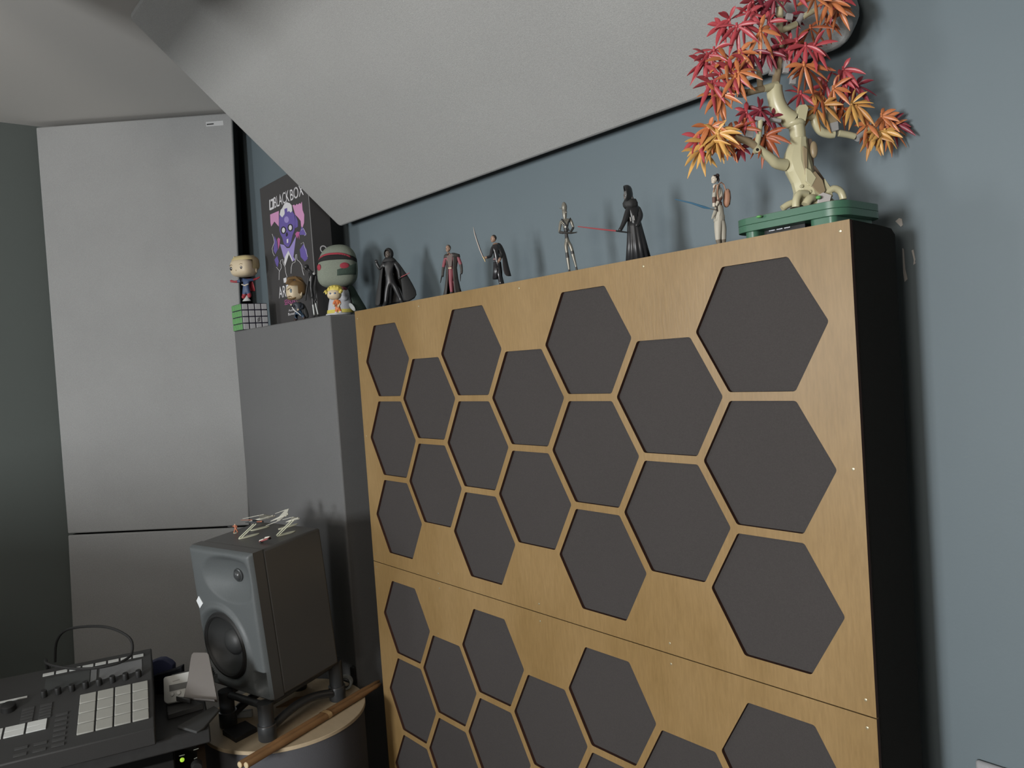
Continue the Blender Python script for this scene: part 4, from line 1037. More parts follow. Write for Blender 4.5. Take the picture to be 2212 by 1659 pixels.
def sq_(v, p): return math.copysign(abs(v) ** p, v)
NU = 40
def hring(y, g=0.0):
    rx, rd = hxy(y)
    return [f.P(hcx(y), y, 0) + Vector(((rx + g) * sq_(cos(2 * pi * k / NU), .8), (rd + g) * sq_(sin(2 * pi * k / NU), .8), 0)) * f.m for k in range(NU)]
b.loft([hring(p_[0]) for p_ in prof]); hd = f.build(b, 'head', m_pl, sub=1)
def hpatch(ring_fn, mat, name, a0, a1, n=22):
    """patch hugging the head between two height curves; angles in degrees, -90 faces the room"""
    g = 1.0; rows = [[], [], [], []]
    for k in range(n + 1):
        an = RD(a0 + (a1 - a0) * k / n); yt, yb_ = ring_fn(k / n)
        for r_, y in enumerate((yt, yt + (yb_ - yt) / 3, yt + (yb_ - yt) * 2 / 3, yb_)):
            rx, rd = hxy(y)
            rows[r_].append(f.P(hcx(y), y, 0) + Vector(((rx + g) * sq_(cos(an), .8), (rd + g) * sq_(sin(an), .8), 0)) * f.m)
    b = MB(); b.loft(rows, cap=False, closed=False); return f.build(b, name, mat, hd, solid=.8 * f.m, ang=180)
hpatch(lambda t: (553.5 + 8 * (2 * t - 1) ** 2, 564 + 4 * (2 * t - 1) ** 2), m_plk, 'eye_band', -178, -2)
hpatch(lambda t: (549.5 + 8 * (2 * t - 1) ** 2, 553.5 + 8 * (2 * t - 1) ** 2), m_plr, 'red_trim', -150, -40)
def cheek(an, y, w_, h_):
    rx, rd = hxy(y); an = RD(an)
    n_ = Vector((cos(an) / rx, sin(an) / rd, 0)).normalized(); t_ = Vector((-n_.y, n_.x, 0))
    c_ = f.P(hcx(y), y, 0) + Vector((rx * sq_(cos(an), .8), rd * sq_(sin(an), .8), 0)) * f.m
    m3 = Matrix((t_, Vector((0, 0, 1)), n_)).transposed()
    b = MB(); b.ell(c_, [w_ * f.m, h_ * f.m, 2.2 * f.m], m3, 20, 9); f.build(b, 'cheek_patch', m_plr, hd)
cheek(-64, 577, 10, 7); cheek(-140, 576, 7, 7)
hpatch(lambda t: (584 - 13 * t, 596 - 2 * t), m_plg, 'cheek_panel', -84, -14, 14)
b = MB(); b.loft([[f.P(735 + 0, y, 0) + Vector((rx * cos(2 * pi * k / 28), rd * sin(2 * pi * k / 28), 0)) * f.m for k in range(28)] for y, rx, rd in ((676, 26, 20), (668, 28, 22), (650, 26, 20), (632, 22, 17), (614, 17, 14))])
bd = f.build(b, 'body', m_plw, sub=1)
b = MB(); b.loft([[f.P(735, y, 0) + Vector(((rx + .9) * cos(2 * pi * k / 28), (rd + .9) * sin(2 * pi * k / 28), 0)) * f.m for k in range(28)] for y, rx, rd in ((669, 28, 22), (662, 27.4, 21.4))], cap=False); f.build(b, 'yellow_band', m_ply, bd)
b = MB(); b.ell(f.P(748, 634, -16), [q * f.m for q in (9.5, 9, 13.5)], Matrix.Rotation(RD(18), 3, 'Y'), 18, 12); ar = f.build(b, 'arm', m_plw)
b = MB(); b.ell(f.P(746.5, 621, -17), [q * f.m for q in (8, 8.2, 4)], Matrix.Rotation(RD(18), 3, 'Y'), 16, 9); f.build(b, 'shoulder_patch', M('plush_maroon', (112, 56, 66), .9), ar)
cloth(f, [[(752, 612, -6), (758, 612, 6), (760, 613, 18)], [(757, 632, -8), (766, 630, 6), (769, 632, 20)], [(765, 660, -10), (781, 656, 6), (787, 659, 22)], [(768, 669, -10), (784, 664, 6), (790, 667, 22)]], 'cape', m_plg, 2.2)
b = MB(); b.loft([[f.P(763, 659, -14) + Matrix.Rotation(RD(-32), 3, 'Y') @ Vector((4.2 * cos(2 * pi * k / 20), 0, 10 * sin(2 * pi * k / 20))) * s_ * f.m + Vector((0, d_ * f.m, 0)) for k in range(20)] for s_, d_ in ((1, 0), (1, 1.4))]); f.build(b, 'hang_tag', M('tag_paper', (176, 178, 176), .6))

# small blond doll on a white disc
f = Fig('small_doll', 'small yellow haired toy figure in orange on a white disc before the plush toy', 'toy figure', 728, .012, ZT, span=(618, 677))
m_yel = M('toy_yellow_hair', (204, 186, 92), .5); m_or = M('toy_orange_suit', (196, 112, 62), .5)
b = MB(); b.lathe([(25 * f.m, 0), (26 * f.m, .0006), (26 * f.m, 3.2 * f.m), (24.5 * f.m, 4.4 * f.m)], f.P(729, 676.8, 6), None, 40); f.build(b, 'base', M('disc_white', (178, 178, 180), .4))
skin(f, 'body', [m_or, m_skin, m_white],
     dict(hip=(729, 659, 0, 4.4), ch=(728, 650, 0, 5.2), nk=(726.5, 645, 0, 2.6), ls=(722.5, 649, -2, 2.2), le=(721, 655, -3, 1.8), lh=(724, 658.5, -6, 1.8), rs=(733.5, 648.5, 0, 2.2), re=(735.5, 654, -2, 1.8), rh=(732, 658.5, -5, 1.8),
          lk=(727, 665, -1, 2.9), la=(726.5, 670.5, 0, 2.6), lt=(725.5, 672.3, -3, 2.4), rk=(733.5, 665, -1, 2.9), ra=(735.5, 670, 0, 2.6), rt=(736, 672, -3, 2.4)),
     [('hip', 'ch', 0), ('ch', 'nk', (0, 1)), ('ch', 'ls', 0), ('ls', 'le', 0), ('le', 'lh', 1), ('ch', 'rs', 0), ('rs', 're', 0), ('re', 'rh', 1), ('hip', 'lk', 0), ('lk', 'la', 0), ('la', 'lt', 2), ('hip', 'rk', 0), ('rk', 'ra', 0), ('ra', 'rt', 2)])
b = MB(); f.ell(b, (722, 634, 0), (15.5, 14.5, 12.5), None, 0, 24, 14, .85); hd = f.build(b, 'head', m_skin, sub=1)
b = MB(); f.ell(b, (723, 626, 3), (16.6, 15.2, 11.5), None, 0, 22, 12, .9)
random.seed(5)
for k in range(16):
    t = k / 15; ax_ = -1 + 2 * t
    sx_ = 722 + 14 * ax_; sy_ = 621 + 9 * ax_ * ax_
    f.tube(b, [(sx_, sy_ + 3, -8 + 6 * (k % 3)), (sx_ + 4 * ax_, sy_ - 3, -9 + 7 * (k % 3)), (sx_ + 7 * ax_, sy_ - 4 + 5 * abs(ax_), -9 + 7 * (k % 3))], [3.6, 2.6, .5], 7)
o = f.build(b, 'hair', m_yel, hd)
for ex in (716.5, 726.5):
    b = MB(); f.ell(b, (ex, 633.5, -14.0), (2.2, 1.0, 1.9)); f.build(b, 'eye', M('toy_eye_blue', (86, 104, 132), .3), hd)
b = MB(); f.tube(b, [(724.5, 649, -5), (727, 655, -6), (729, 661, -5.4)], .9, 6); f.build(b, 'jacket_stripe', M('toy_rust', (150, 70, 40), .5))

# ------------------------------------------------------------------ figures along the top of the hexagon screen
def limbs(d): return d
YF_ = 0.058
def face_bits(f, hd, x, y, d, s=1.0):
    b = MB(); f.ell(b, (x, y, d), (1.0 * s, 1.3 * s, 1.2 * s)); f.build(b, 'nose', hd.data.materials[0] if hd else m_tan, hd)

def head(f, x, y, d, mats, yaw=-30, sx=5.0, sz=6.8, earx=3.6, hair=None, hairmat=None):
    hm = Matrix.Rotation(RD(yaw), 3, 'Z')
    b = MB(); f.ell(b, (x, y, d), (sx, sx * 1.12, sz), hm); b.ell(f.P(x, y + sz * .55, d) + hm @ Vector((0, -sx * .35, 0)) * f.m, [sx * .72 * f.m, sx * .8 * f.m, sz * .5 * f.m], hm)
    hd = f.build(b, 'head', mats[0])
    b = MB(); b.ell(f.P(x, y + sz * .15, d) + hm @ Vector((0, -sx * 1.16, 0)) * f.m, [sx * .16 * f.m, sx * .24 * f.m, sz * .2 * f.m], hm); f.build(b, 'nose', mats[0], hd)
    for s_ in (-1, 1):
        b = MB(); b.ell(f.P(x, y - sz * .02, d) + hm @ Vector((s_ * sx * .38, -sx * .98, 0)) * f.m, [sx * .15 * f.m, sx * .1 * f.m, sz * .08 * f.m], hm); f.build(b, 'eye', m_eye, hd)
        b = MB(); b.ell(f.P(x, y + sz * .1, d) + hm @ Vector((s_ * sx * .98, 0, 0)) * f.m, [sx * .14 * f.m, sx * .25 * f.m, sz * .26 * f.m], hm); f.build(b, 'ear', mats[0], hd)
    b = MB(); b.ell(f.P(x, y + sz * .52, d) + hm @ Vector((0, -sx * 1.05, 0)) * f.m, [sx * .34 * f.m, sx * .12 * f.m, sz * .05 * f.m], hm); f.build(b, 'mouth', M('toy_lip', (120, 84, 76), .5), hd)
    if hairmat:
        b = MB(); b.ell(f.P(x, y - sz * .18, d) + hm @ Vector((0, sx * .2, 0)) * f.m, [sx * 1.06 * f.m, sx * 1.12 * f.m, sz * .92 * f.m], hm, 18, 11)
        hr = f.build(b, 'hair', hairmat, hd)
        bm = bmesh.new(); bm.from_mesh(hr.data); c_ = f.P(x, y, d); n_ = hm @ Vector((0, -1, 0))
        kill = [v for v in bm.verts if (v.co - c_).dot(n_) > sx * .35 * f.m and (v.co.z - c_.z) < sz * .45 * f.m or (v.co.z - c_.z) < -sz * .45 * f.m]
        bmesh.ops.delete(bm, geom=kill, context='VERTS'); bm.to_mesh(hr.data); bm.free()
    return hd

# 1 black caped toy with raised fist
f = Fig('caped_toy', 'hooded black toy figure in a wide cape raising one fist', 'toy figure', 848, YF_, ZT, span=(537, 655))
def fist(b): f.ell(b, (813.4, 561.5, -4), (4.0, 3.8, 4.2)); f.ell(b, (816.4, 561.0, -6.5), (1.1, 1.1, 2.0)); f.ell(b, (863.8, 597, -6), (3.6, 3.4, 3.8))
skin(f, 'body', [m_vinyl, m_vinylm],
     dict(hip=(842, 594, 0, (9.0, 6.5)), waist=(841, 585, 0, (8.2, 6.2)), ch=(840.5, 571, 0, (11.5, 7.5)), nk=(840.5, 559.5, 0, 4.5), hd=(839.5, 552, -1, 5.5),
          ls=(829.5, 565.5, 0, 4.4), le=(820.5, 577, -2, 3.6), lw=(815, 567, -4, 2.8), lh=(813.6, 562.5, -4, 2.8), rs=(853, 565, 0, 4.4), re=(862, 581, -3, 3.8), rw=(863.5, 592, -5, 2.9), rh=(863.8, 597, -6, 2.6),
          lk=(836.5, 618, -2, 5.0), la=(832.5, 643, 0, 3.6), lt=(828.5, 652.5, -5, 3.4), rk=(855, 617, -1, 5.0), ra=(865.5, 640, 2, 3.6), rt=(869, 648.5, -3, 3.4)),
     [('hip', 'waist', 0), ('waist', 'ch', 0), ('ch', 'nk', 0), ('nk', 'hd', 0), ('ch', 'ls', 0), ('ls', 'le', 0), ('le', 'lw', 0), ('lw', 'lh', 0), ('ch', 'rs', 0), ('rs', 're', 0), ('re', 'rw', 0), ('rw', 'rh', 0),
      ('hip', 'lk', 0), ('lk', 'la', 0), ('la', 'lt', 0), ('hip', 'rk', 0), ('rk', 'ra', 0), ('ra', 'rt', 0)], extra=fist)
HOODED = 1
hd = head(f, 838.6, 548.5, -3, [M('toy_face_dark', (92, 84, 78), .5)], -25, 5.8, 8.2)
b = MB(); hm = Matrix.Rotation(RD(-25), 3, 'Z'); f.ell(b, (839.6, 547.5, .5), (9.6, 10.5, 12.2), hm, 0, 30, 22)
hood = f.build(b, 'hood', m_vinylm, solid=1.0 * f.m, ang=180)
bm = bmesh.new(); bm.from_mesh(hood.data); c_ = f.P(839.6, 547.5, .5); n_ = hm @ Vector((0, -1, 0)); t_ = hm @ Vector((1, 0, 0))
kill = [v for v in bm.verts if (v.co - c_).dot(n_) > 2.0 * f.m and (((v.co - c_).dot(t_)) / (7.2 * f.m)) ** 2 + ((v.co.z - c_.z + 1.5 * f.m) / (9.4 * f.m)) ** 2 < 1 or (v.co.z - c_.z) < -10.4 * f.m]
bmesh.ops.delete(bm, geom=kill, context='VERTS'); bm.to_mesh(hood.data); bm.free()
robe(f, [(840.5, 556, 9, 8, 0), (841, 560, 13, 9, 0), (841, 564, 15.5, 9.5, 0)], 'collar', m_vinylm, folds=5, amp=.05, thick=1.2)
b = MB(); b.loft([[f.P(841.3, y, 0) + Vector((rx * cos(2 * pi * k / 24), rd * sin(2 * pi * k / 24), 0)) * f.m for k in range(24)] for y, rx, rd in ((591, 9.4, 7.2), (587, 9.0, 7.0))], cap=False); f.build(b, 'belt', m_grey, solid=.7 * f.m)
cloth(f, [[(828, 562, -2), (832, 559.5, 7), (842, 558.5, 10), (851, 559, 7), (857, 562, -2)],
          [(823, 582, 1), (828, 580, 13), (845, 578, 17), (862, 577, 13), (870, 577, 0)],
          [(815, 612, 2), (824, 612, 18), (848, 610, 22), (874, 606, 18), (885, 601, 1)],
          [(806.5, 649.5, 1), (818, 652, 20), (850, 645, 26), (886, 645, 22), (905, 634, 3)]], 'cape', m_vinylm, 1.3)
cloth(f, [[(851, 560, -3), (857, 562.5, -4), (861, 568, 0)], [(866, 590, -5), (873, 588, -3), (878, 588, 2)], [(868, 620, -6), (882, 617, -5), (893, 613, 2)], [(871, 647.5, -6), (888, 645, -5), (904.5, 634, 3)]], 'cape_front', m_vinylm, 1.2)
cloth(f, [[(831, 561, -3), (827, 563, -4), (824, 568, 0)], [(826, 590, -4), (822, 590, -5), (818, 592, 2)], [(824, 620, -6), (817, 622, -6), (812, 622, 2)], [(823, 651, -6), (814, 652, -6), (807, 649, 2)]], 'cape_front', m_vinylm, 1.2)
b = MB(); b.tube([f.Pw(863.2, 597.4, -9.5), f.Pw(867.5, 596, -10)], 1.5 * f.m, 9)
rd_ = thing('toy_rod', 'short red toy rod in the hand of the caped black figure', 'toy rod', f.Pw(875, 592, -10).to_tuple())
b.build('grip', m_black, rd_, world=True)
MB().tube([f.Pw(867.5, 596, -10), f.Pw(886, 589, -11)], [1.1 * f.m, .7 * f.m], 8).build('red_shaft', M('rod_red', (160, 84, 88), .3), rd_, world=True)

# 2 red suited toy in a long dark coat
f = Fig('long_coat_toy', 'bald toy figure in a red suit and a long open dark coat', 'toy figure', 977, YF_, ZT, span=(526, 627))
m_rsuit = M('toy_dull_red', (132, 70, 78), .55); m_coat = M('toy_coat_brown', (62, 58, 55), .6)
skin(f, 'body', [m_rsuit, m_coat, m_tan],
     dict(hip=(974, 577, 0, (6, 5)), waist=(972.8, 569, 0, (5.6, 4.6)), ch=(971.5, 555, 0, (7.8, 5.6)), nk=(968.5, 543.5, 0, 2.8), ls=(962, 552, 0, 3.2), le=(957.4, 570, -1, 2.8), lw=(956, 581, -3, 2.2), lh=(955.4, 587.5, -3, 2.4),
          rs=(987, 548.5, 0, 3.4), re=(995.2, 567, 0, 3.0), rw=(997, 578, -2, 2.3), rh=(996.2, 584.5, -3, 2.4), lk=(973.5, 598, -3, 3.8), la=(975, 618, -2, 2.8), lt=(972, 624, -6, 2.7), rk=(981, 597, 0, 3.8), ra=(984, 618, 2, 2.8), rt=(985, 623.5, -2, 2.7)),
     [('hip', 'waist', 0), ('waist', 'ch', 0), ('ch', 'nk', (0, 2)), ('ch', 'ls', 0), ('ls', 'le', 0), ('le', 'lw', 1), ('lw', 'lh', 1), ('ch', 'rs', 0), ('rs', 're', 0), ('re', 'rw', 1), ('rw', 'rh', 1), ('hip', 'lk', 0), ('lk', 'la', 0), ('la', 'lt', 1), ('hip', 'rk', 0), ('rk', 'ra', 0), ('ra', 'rt', 1)])
head(f, 968, 535.4, 0, [m_tan], -32, 5.0, 7.2, hairmat=M('toy_cropped_grey', (92, 84, 78), .8))
robe(f, [(973, 546, 12, 6.5, 1), (975, 553, 14.5, 7.5, 1), (975, 572, 11, 7.5, 2), (975.5, 592, 13, 9, 3), (976, 610, 16.5, 12, 4), (976.5, 624, 20.5, 15, 5)], 'coat', m_coat, gap=(-130, -75), folds=9, amp=.06, thick=1.0)
robe(f, [(974.5, 545, 8, 5.5, 1), (976, 548, 16.5, 8.5, 1), (976, 553, 17.5, 9, 1)], 'shoulder_cape', m_coat, gap=(-118, -85), thick=1.2)
b = MB(); b.box(f.P(972, 573, -7.2), (7 * f.m, 1.6 * f.m, 3.4 * f.m)); f.build(b, 'buckle', M('toy_pale_buckle', (180, 168, 140), .4), bevel=.0003)
b = MB(); b.prism(f.poly([(965, 550), (978, 546), (976, 570), (969, 571)], -7.4), (0, 1.4 * f.m, 0)); f.build(b, 'breastplate', M('toy_plate_brown', (106, 92, 88), .5), bevel=.0005)
def pistol(f, lab, x, y, x2, y2, d):
    t = thing('toy_pistol', lab, 'toy pistol', f.Pw((x + x2) / 2, (y + y2) / 2, d).to_tuple(), group='toy pistols of the coated figure')
    MB().tube([f.Pw(x, y, d), f.Pw(x + (x2 - x) * .45, y + (y2 - y) * .45, d), f.Pw(x2, y2, d)], [1.3 * f.m, 1.2 * f.m, .7 * f.m], 8).build('barrel', m_black, t, world=True)
    MB().tube([f.Pw(x + .4, y + .2, d), f.Pw(x + 3.2, y - 1.2, d)], [1.0 * f.m, .9 * f.m], 7).build('handle', m_black, t, world=True)
pistol(f, 'tiny black toy pistol hanging from the left side hand of the coated red figure', 954.2, 586, 951, 599, -5)
pistol(f, 'tiny black toy pistol hanging from the right side hand of the coated red figure', 994.6, 585, 994, 598.5, -5)

# 3 dark armoured toy with a cape and a curved blade
f = Fig('armoured_toy', 'dark armoured toy figure with a cape holding out a curved blade', 'toy figure', 1082, YF_, ZT, span=(505, 612.5))
m_arm = M('toy_gloss_armour', (44, 43, 45), .28, spec=.6)
skin(f, 'body', [m_arm, m_vinylm, m_tan],
     dict(hip=(1073.5, 561, 0, (7.2, 6)), waist=(1072, 551, 0, (6.4, 5.4)), ch=(1070.5, 534, -1, (9.0, 7)), nk=(1068.5, 522.5, 0, 3.4), ls=(1064, 532, -5, 3.6), le=(1060, 549, -9, 2.8), lw=(1051.5, 551.5, -12, 2.3), lh=(1046.5, 551.5, -13, 2.6),
          rs=(1077.5, 531, 4, 4.2), re=(1083, 546, 1, 3.4), rw=(1080, 554.5, -4, 2.6), rh=(1078, 558.5, -7, 2.7), lk=(1077, 583, -4, 4.4), la=(1081.5, 603, -1, 3.2), lt=(1079.5, 609.5, -5, 3.0), rk=(1078, 583, 3, 4.4), ra=(1085, 603, 4, 3.2), rt=(1084.5, 609, 0, 3.0)),
     [('hip', 'waist', 0), ('waist', 'ch', 0), ('ch', 'nk', (0, 2)), ('ch', 'ls', 0), ('ls', 'le', 0), ('le', 'lw', 0), ('lw', 'lh', 2), ('ch', 'rs', 0), ('rs', 're', 1), ('re', 'rw', 1), ('rw', 'rh', 2), ('hip', 'lk', 0), ('lk', 'la', 0), ('la', 'lt', 0), ('hip', 'rk', 0), ('rk', 'ra', 0), ('ra', 'rt', 0)])
head(f, 1066, 514.4, -1, [m_tan], -62, 5.4, 7.4, hairmat=M('toy_cropped_black', (50, 46, 44), .8))
cloth(f, [[(1067, 526, -8), (1074, 521.5, 2), (1080, 521.5, 8), (1085, 528, 10)], [(1086, 545, -3), (1090, 542, 4), (1093, 542, 10), (1093, 546, 16)], [(1084, 566, -3), (1093, 566, 2), (1098, 566, 10), (1096, 568, 18)], [(1088, 588, -3), (1098, 591, 1), (1106, 588.5, 10), (1103, 591, 20)]], 'cape', M('toy_cape_brown', (60, 56, 56), .65), 1.2)
robe(f, [(1073.5, 560, 8, 6.5, 0), (1074.5, 575, 9.5, 8, 0), (1074, 593, 10, 9, 1)], 'coat_skirt', m_arm, gap=(-95, -10), folds=6, amp=.05)
b = MB(); b.loft([[f.P(1072.6, y, 0) + Vector((rx * cos(2 * pi * k / 20), rd * sin(2 * pi * k / 20), 0)) * f.m for k in range(20)] for y, rx, rd in ((556.5, 7.8, 6.8), (552.5, 7.4, 6.4))], cap=False); f.build(b, 'belt', M('toy_belt_mauve', (120, 98, 100), .4), solid=.7 * f.m)
t = thing('toy_sword', 'curved toy blade with a pale edge held by the armoured figure', 'toy sword', f.Pw(1045, 551, -15).to_tuple())
cv = [(1044, 550.5), (1038, 537), (1031, 518), (1026.5, 504), (1023.6, 491.5)]
wv = [3.0, 3.4, 3.2, 2.8, .6]
def blade(o0, o1, d):
    L_, R_ = [], []
    for k, (x, y) in enumerate(cv):
        L_.append(f.Pw(x + (o0 - .5) * wv[k], y + (o0 - .5) * wv[k] * .35, d)); R_.append(f.Pw(x + (o1 - .5) * wv[k], y + (o1 - .5) * wv[k] * .35, d))
    return L_ + R_[::-1]
av = Vector((-sin(THX), cos(THX), 0))
MB().prism(blade(-.1, .5, -15.6), av * 1.2 * f.m).build('pale_edge', M('blade_pale', (190, 178, 168), .3, spec=.5), t, world=True)
MB().prism(blade(.45, 1.1, -15.4), av * .9 * f.m).build('dark_blade', M('blade_dark', (36, 36, 44), .3), t, world=True)
MB().tube([f.Pw(1043.6, 549.5, -15), f.Pw(1046, 553.5, -15), f.Pw(1048.5, 559.5, -15)], [1.5 * f.m, 1.4 * f.m, 1.0 * f.m], 9).build('hilt', M('hilt_brass', (150, 130, 90), .35, metal=.4), t, world=True)

# 4 thin metallic robot toy
f = Fig('thin_robot_toy', 'thin grey metal toy robot with a tall narrow head holding a dark rod', 'toy robot', 1232, YF_, ZT, span=(437, 585))
m_rob = M('toy_robot_metal', (128, 124, 114), .35, metal=.35)
skin(f, 'body', [m_rob, M('toy_robot_dark', (58, 56, 54), .45)],
     dict(hip=(1224.5, 511, 0, (5.4, 4)), waist=(1223, 500, 0, (3.6, 3)), ch=(1221.5, 485, 0, (8.0, 5)), top=(1221.5, 474, 0, (7.0, 4.4)), nk=(1219.8, 470, 0, 2.6),
          ls=(1211, 475.5, 0, 3.0), le=(1207.6, 497, -2, 2.0), lh=(1217, 499.5, -8, 1.9), rs=(1232, 472, 0, 3.4), re=(1238.6, 489, 0, 2.1), rh=(1231, 499.5, -8, 1.9),
          lk=(1224, 538, -2, 2.6), lm=(1225.5, 548, -1, 3.2), la=(1228.8, 572, -1, 1.7), lt=(1230, 583, -3, 2.2), rk=(1235.5, 535, 0, 3.0), rm=(1236.5, 541, 0, 3.2), ra=(1244, 567, 1, 1.8), rt=(1246.5, 579.5, 0, 2.2), lth=(1222, 524, -1, 3.6), rth=(1231.5, 523, 0, 3.3)),
     [('hip', 'waist', 1), ('waist', 'ch', 1), ('ch', 'top', 0), ('top', 'nk', 0), ('top', 'ls', 0), ('ls', 'le', 0), ('le', 'lh', 1), ('top', 'rs', 0), ('rs', 're', 0), ('re', 'rh', 1), ('hip', 'lth', 0), ('lth', 'lk', 0), ('lk', 'lm', 1), ('lm', 'la', 0), ('la', 'lt', 1), ('hip', 'rth', 0), ('rth', 'rk', 0), ('rk', 'rm', 1), ('rm', 'ra', 0), ('ra', 'rt', 1)])
b = MB(); b.loft([[f.P(cx, y, 0) + Vector((r_ * cos(2 * pi * k / 20), r_ * sin(2 * pi * k / 20), 0)) * f.m for k in range(20)] for cx, y, r_ in ((1220.2, 472, 2.6), (1220, 466, 4.4), (1219.6, 455, 5.4), (1219.2, 453.6, 4.6), (1219.2, 452.4, 5.6), (1219, 446, 6.0), (1218.6, 441.5, 5.0), (1218, 438, 2.6), (1217.9, 437, .5))])
hd = f.build(b, 'head', m_rob)
b = MB(); f.ell(b, (1217, 448.5, -5.2), (2.0, 1.2, 2.6)); f.ell(b, (1222.5, 458.5, -4.9), (1.0, .9, 1.3)); f.build(b, 'eye', M('toy_robot_pale', (176, 172, 160), .3), hd)
b = MB(); f.tube(b, [(1214, 450, -3), (1208.5, 449.2, -3)], .6, 6); f.build(b, 'antenna', m_grey, hd)
b = MB(); f.tube(b, [(1212.5, 471, -5), (1221, 482, -7), (1229, 496, -6)], [1.5, 1.7, 1.5], 8); f.tube(b, [(1232, 470, -4), (1227, 478, -6.5), (1222, 492, -6)], [1.3, 1.5, 1.2], 8); f.build(b, 'strap', m_vinylm)
for k in range(4):
    b = MB(); f.tube(b, [(1209.5 + k * 2.2, 478 + k * 2.6, -5.6), (1214 + k * 1.6, 475.5 + k * 2.6, -6.8)], .8, 6); f.build(b, 'rib', m_rob)
    b = MB(); f.tube(b, [(1218.6, 474.5 + k * 2.6, -6.4), (1223.4, 473.5 + k * 2.6, -6.2)], .8, 6); f.build(b, 'rib', m_rob)
t = thing('toy_rifle', 'dark toy rod held across the thin robot with both hands', 'toy rod', f.Pw(1225, 500, -11).to_tuple())
MB().tube([f.Pw(1207, 495.5, -11), f.Pw(1218, 499.5, -11.4), f.Pw(1232, 501, -11.4), f.Pw(1244, 500.5, -11)], [1.5 * f.m, 2.2 * f.m, 2.1 * f.m, 1.2 * f.m], 9).build('stock', M('toy_rifle_dark', (56, 54, 52), .45), t, world=True)
b = MB(); b.loft([[f.Pw(1244.2, 500.2, -11) + Vector((0, 0, 0)) + (Vector((cos(THX), sin(THX), 0)) * (r_ * cos(2 * pi * k / 14)) + Vector((0, 0, r_ * sin(2 * pi * k / 14)))) * f.m + av * (d_ * f.m) for k in range(14)] for r_, d_ in ((1.0, -.5), (1.9, -.5), (1.9, .5), (1.0, .5), (1.0, -.5))], cap=False)
b.build('ring_end', m_steel, t, world=True)

# 5 hooded robe toy
f = Fig('hooded_toy', 'hooded toy figure in a long black pleated robe holding out a red blade', 'toy figure', 1380, YF_, ZT, span=(401, 559.5))
skin(f, 'body', [m_vinyl, M('toy_face_grey', (98, 96, 94), .5)],
     dict(hip=(1370, 484, 0, (12, 9)), waist=(1368, 470, 0, (11, 8)), ch=(1366.5, 450, 0, (14, 9.5)), nk=(1362, 434, 0, 6.5), hd=(1358, 421, -4, 8.0),
          ls=(1356, 449, -7, 5.6), le=(1348.5, 471, -12, 4.6), lw=(1340.5, 486, -15, 3.4), lh=(1336, 492.5, -16, 3.6), rs=(1379, 449, 3, 6.8), re=(1382.5, 465, -4, 5.4), rw=(1377, 477, -11, 3.8), rh=(1373, 482.5, -13, 3.8), f1=(1370.5, 486, -15, 1.5), f2=(1373.5, 487, -14, 1.5), f3=(1376, 485.5, -13, 1.4)),
     [('hip', 'waist', 0), ('waist', 'ch', 0), ('ch', 'nk', 0), ('nk', 'hd', 1), ('ch', 'ls', 0), ('ls', 'le', 0), ('le', 'lw', 0), ('lw', 'lh', 0), ('ch', 'rs', 0), ('rs', 're', 0), ('re', 'rw', 0), ('rw', 'rh', 0), ('rh', 'f1', 0), ('rh', 'f2', 0), ('rh', 'f3', 0)])
b = MB()
hc = [(1343, 409.5, 0), ]
rings = []
for k in range(9):                                            # hood from its front opening back over the head
    t_ = k / 8
    cx = 1350 + 17 * t_; cy = 418 + 3 * t_; rx = (13.5 + 3.0 * sin(pi * min(1, t_ * 1.1))) * (1 if t_ < .75 else math.sqrt(max(.02, 1 - ((t_ - .75) / .27) ** 2)))
    ring = []
    for j in range(19):
        a_ = RD(-58 + 296 * j / 18)
        ring.append(f.P(cx - 4 * max(0, sin(a_)) * (1 - t_) - 1.5 * max(0, -sin(a_)) * (1 - t_), cy - rx * 1.12 * sin(a_), -9 * (1 - t_) + 5 * t_ + rx * .78 * cos(a_)))
    rings.append(ring)
b.loft(rings, cap=False, closed=False); f.build(b, 'hood', m_vinyl, solid=1.3 * f.m, ang=180)
robe(f, [(1361, 430, 12, 10, -2), (1361, 436, 15.5, 12, -2), (1362, 442, 15, 12, -2), (1362, 447, 11, 10, -2)], 'scarf', m_vinylm, folds=7, amp=.07, thick=1.6)
head(f, 1353.5, 421, -8, [M('toy_face_grey', (98, 96, 94), .5)], -62, 7.0, 10)
robe(f, [(1368.5, 466, 13, 10, 0), (1371, 485, 15.5, 12, 0), (1375, 515, 20, 15, 1), (1380, 559.5, 27, 21, 2)], 'robe', m_vinyl, folds=13, amp=.075, n=78, thick=1.0)
b = MB(); b.loft([[f.P(1368.5, y, 0) + Vector((rx * cos(2 * pi * k / 28), rd * sin(2 * pi * k / 28), 0)) * f.m for k in range(28)] for y, rx, rd in ((472, 14, 11), (465, 13.4, 10.4))], cap=False); f.build(b, 'belt', m_vinylm, solid=.9 * f.m)
for x_, y_, x2_, y2_ in ((1359.5, 466.5, 1361, 475), (1366.5, 464, 1368, 473.5)):
    b = MB(); b.tube([f.P(x_, y_, -12), f.P(x2_, y2_, -13)], 1.7 * f.m, 8); f.build(b, 'buckle', M('toy_buckle_grey', (140, 138, 136), .35, metal=.4))
t = thing('toy_sword', 'straight red toy blade held out by the hooded robed figure', 'toy sword', f.Pw(1337, 494, -18).to_tuple())
MB().tube([f.Pw(1327, 492.6, -19.5), f.Pw(1337, 494.5, -19), f.Pw(1353.5, 497.4, -18)], [1.6 * f.m, 1.8 * f.m, 1.5 * f.m], 9).build('hilt', m_vinyl, t, world=True)
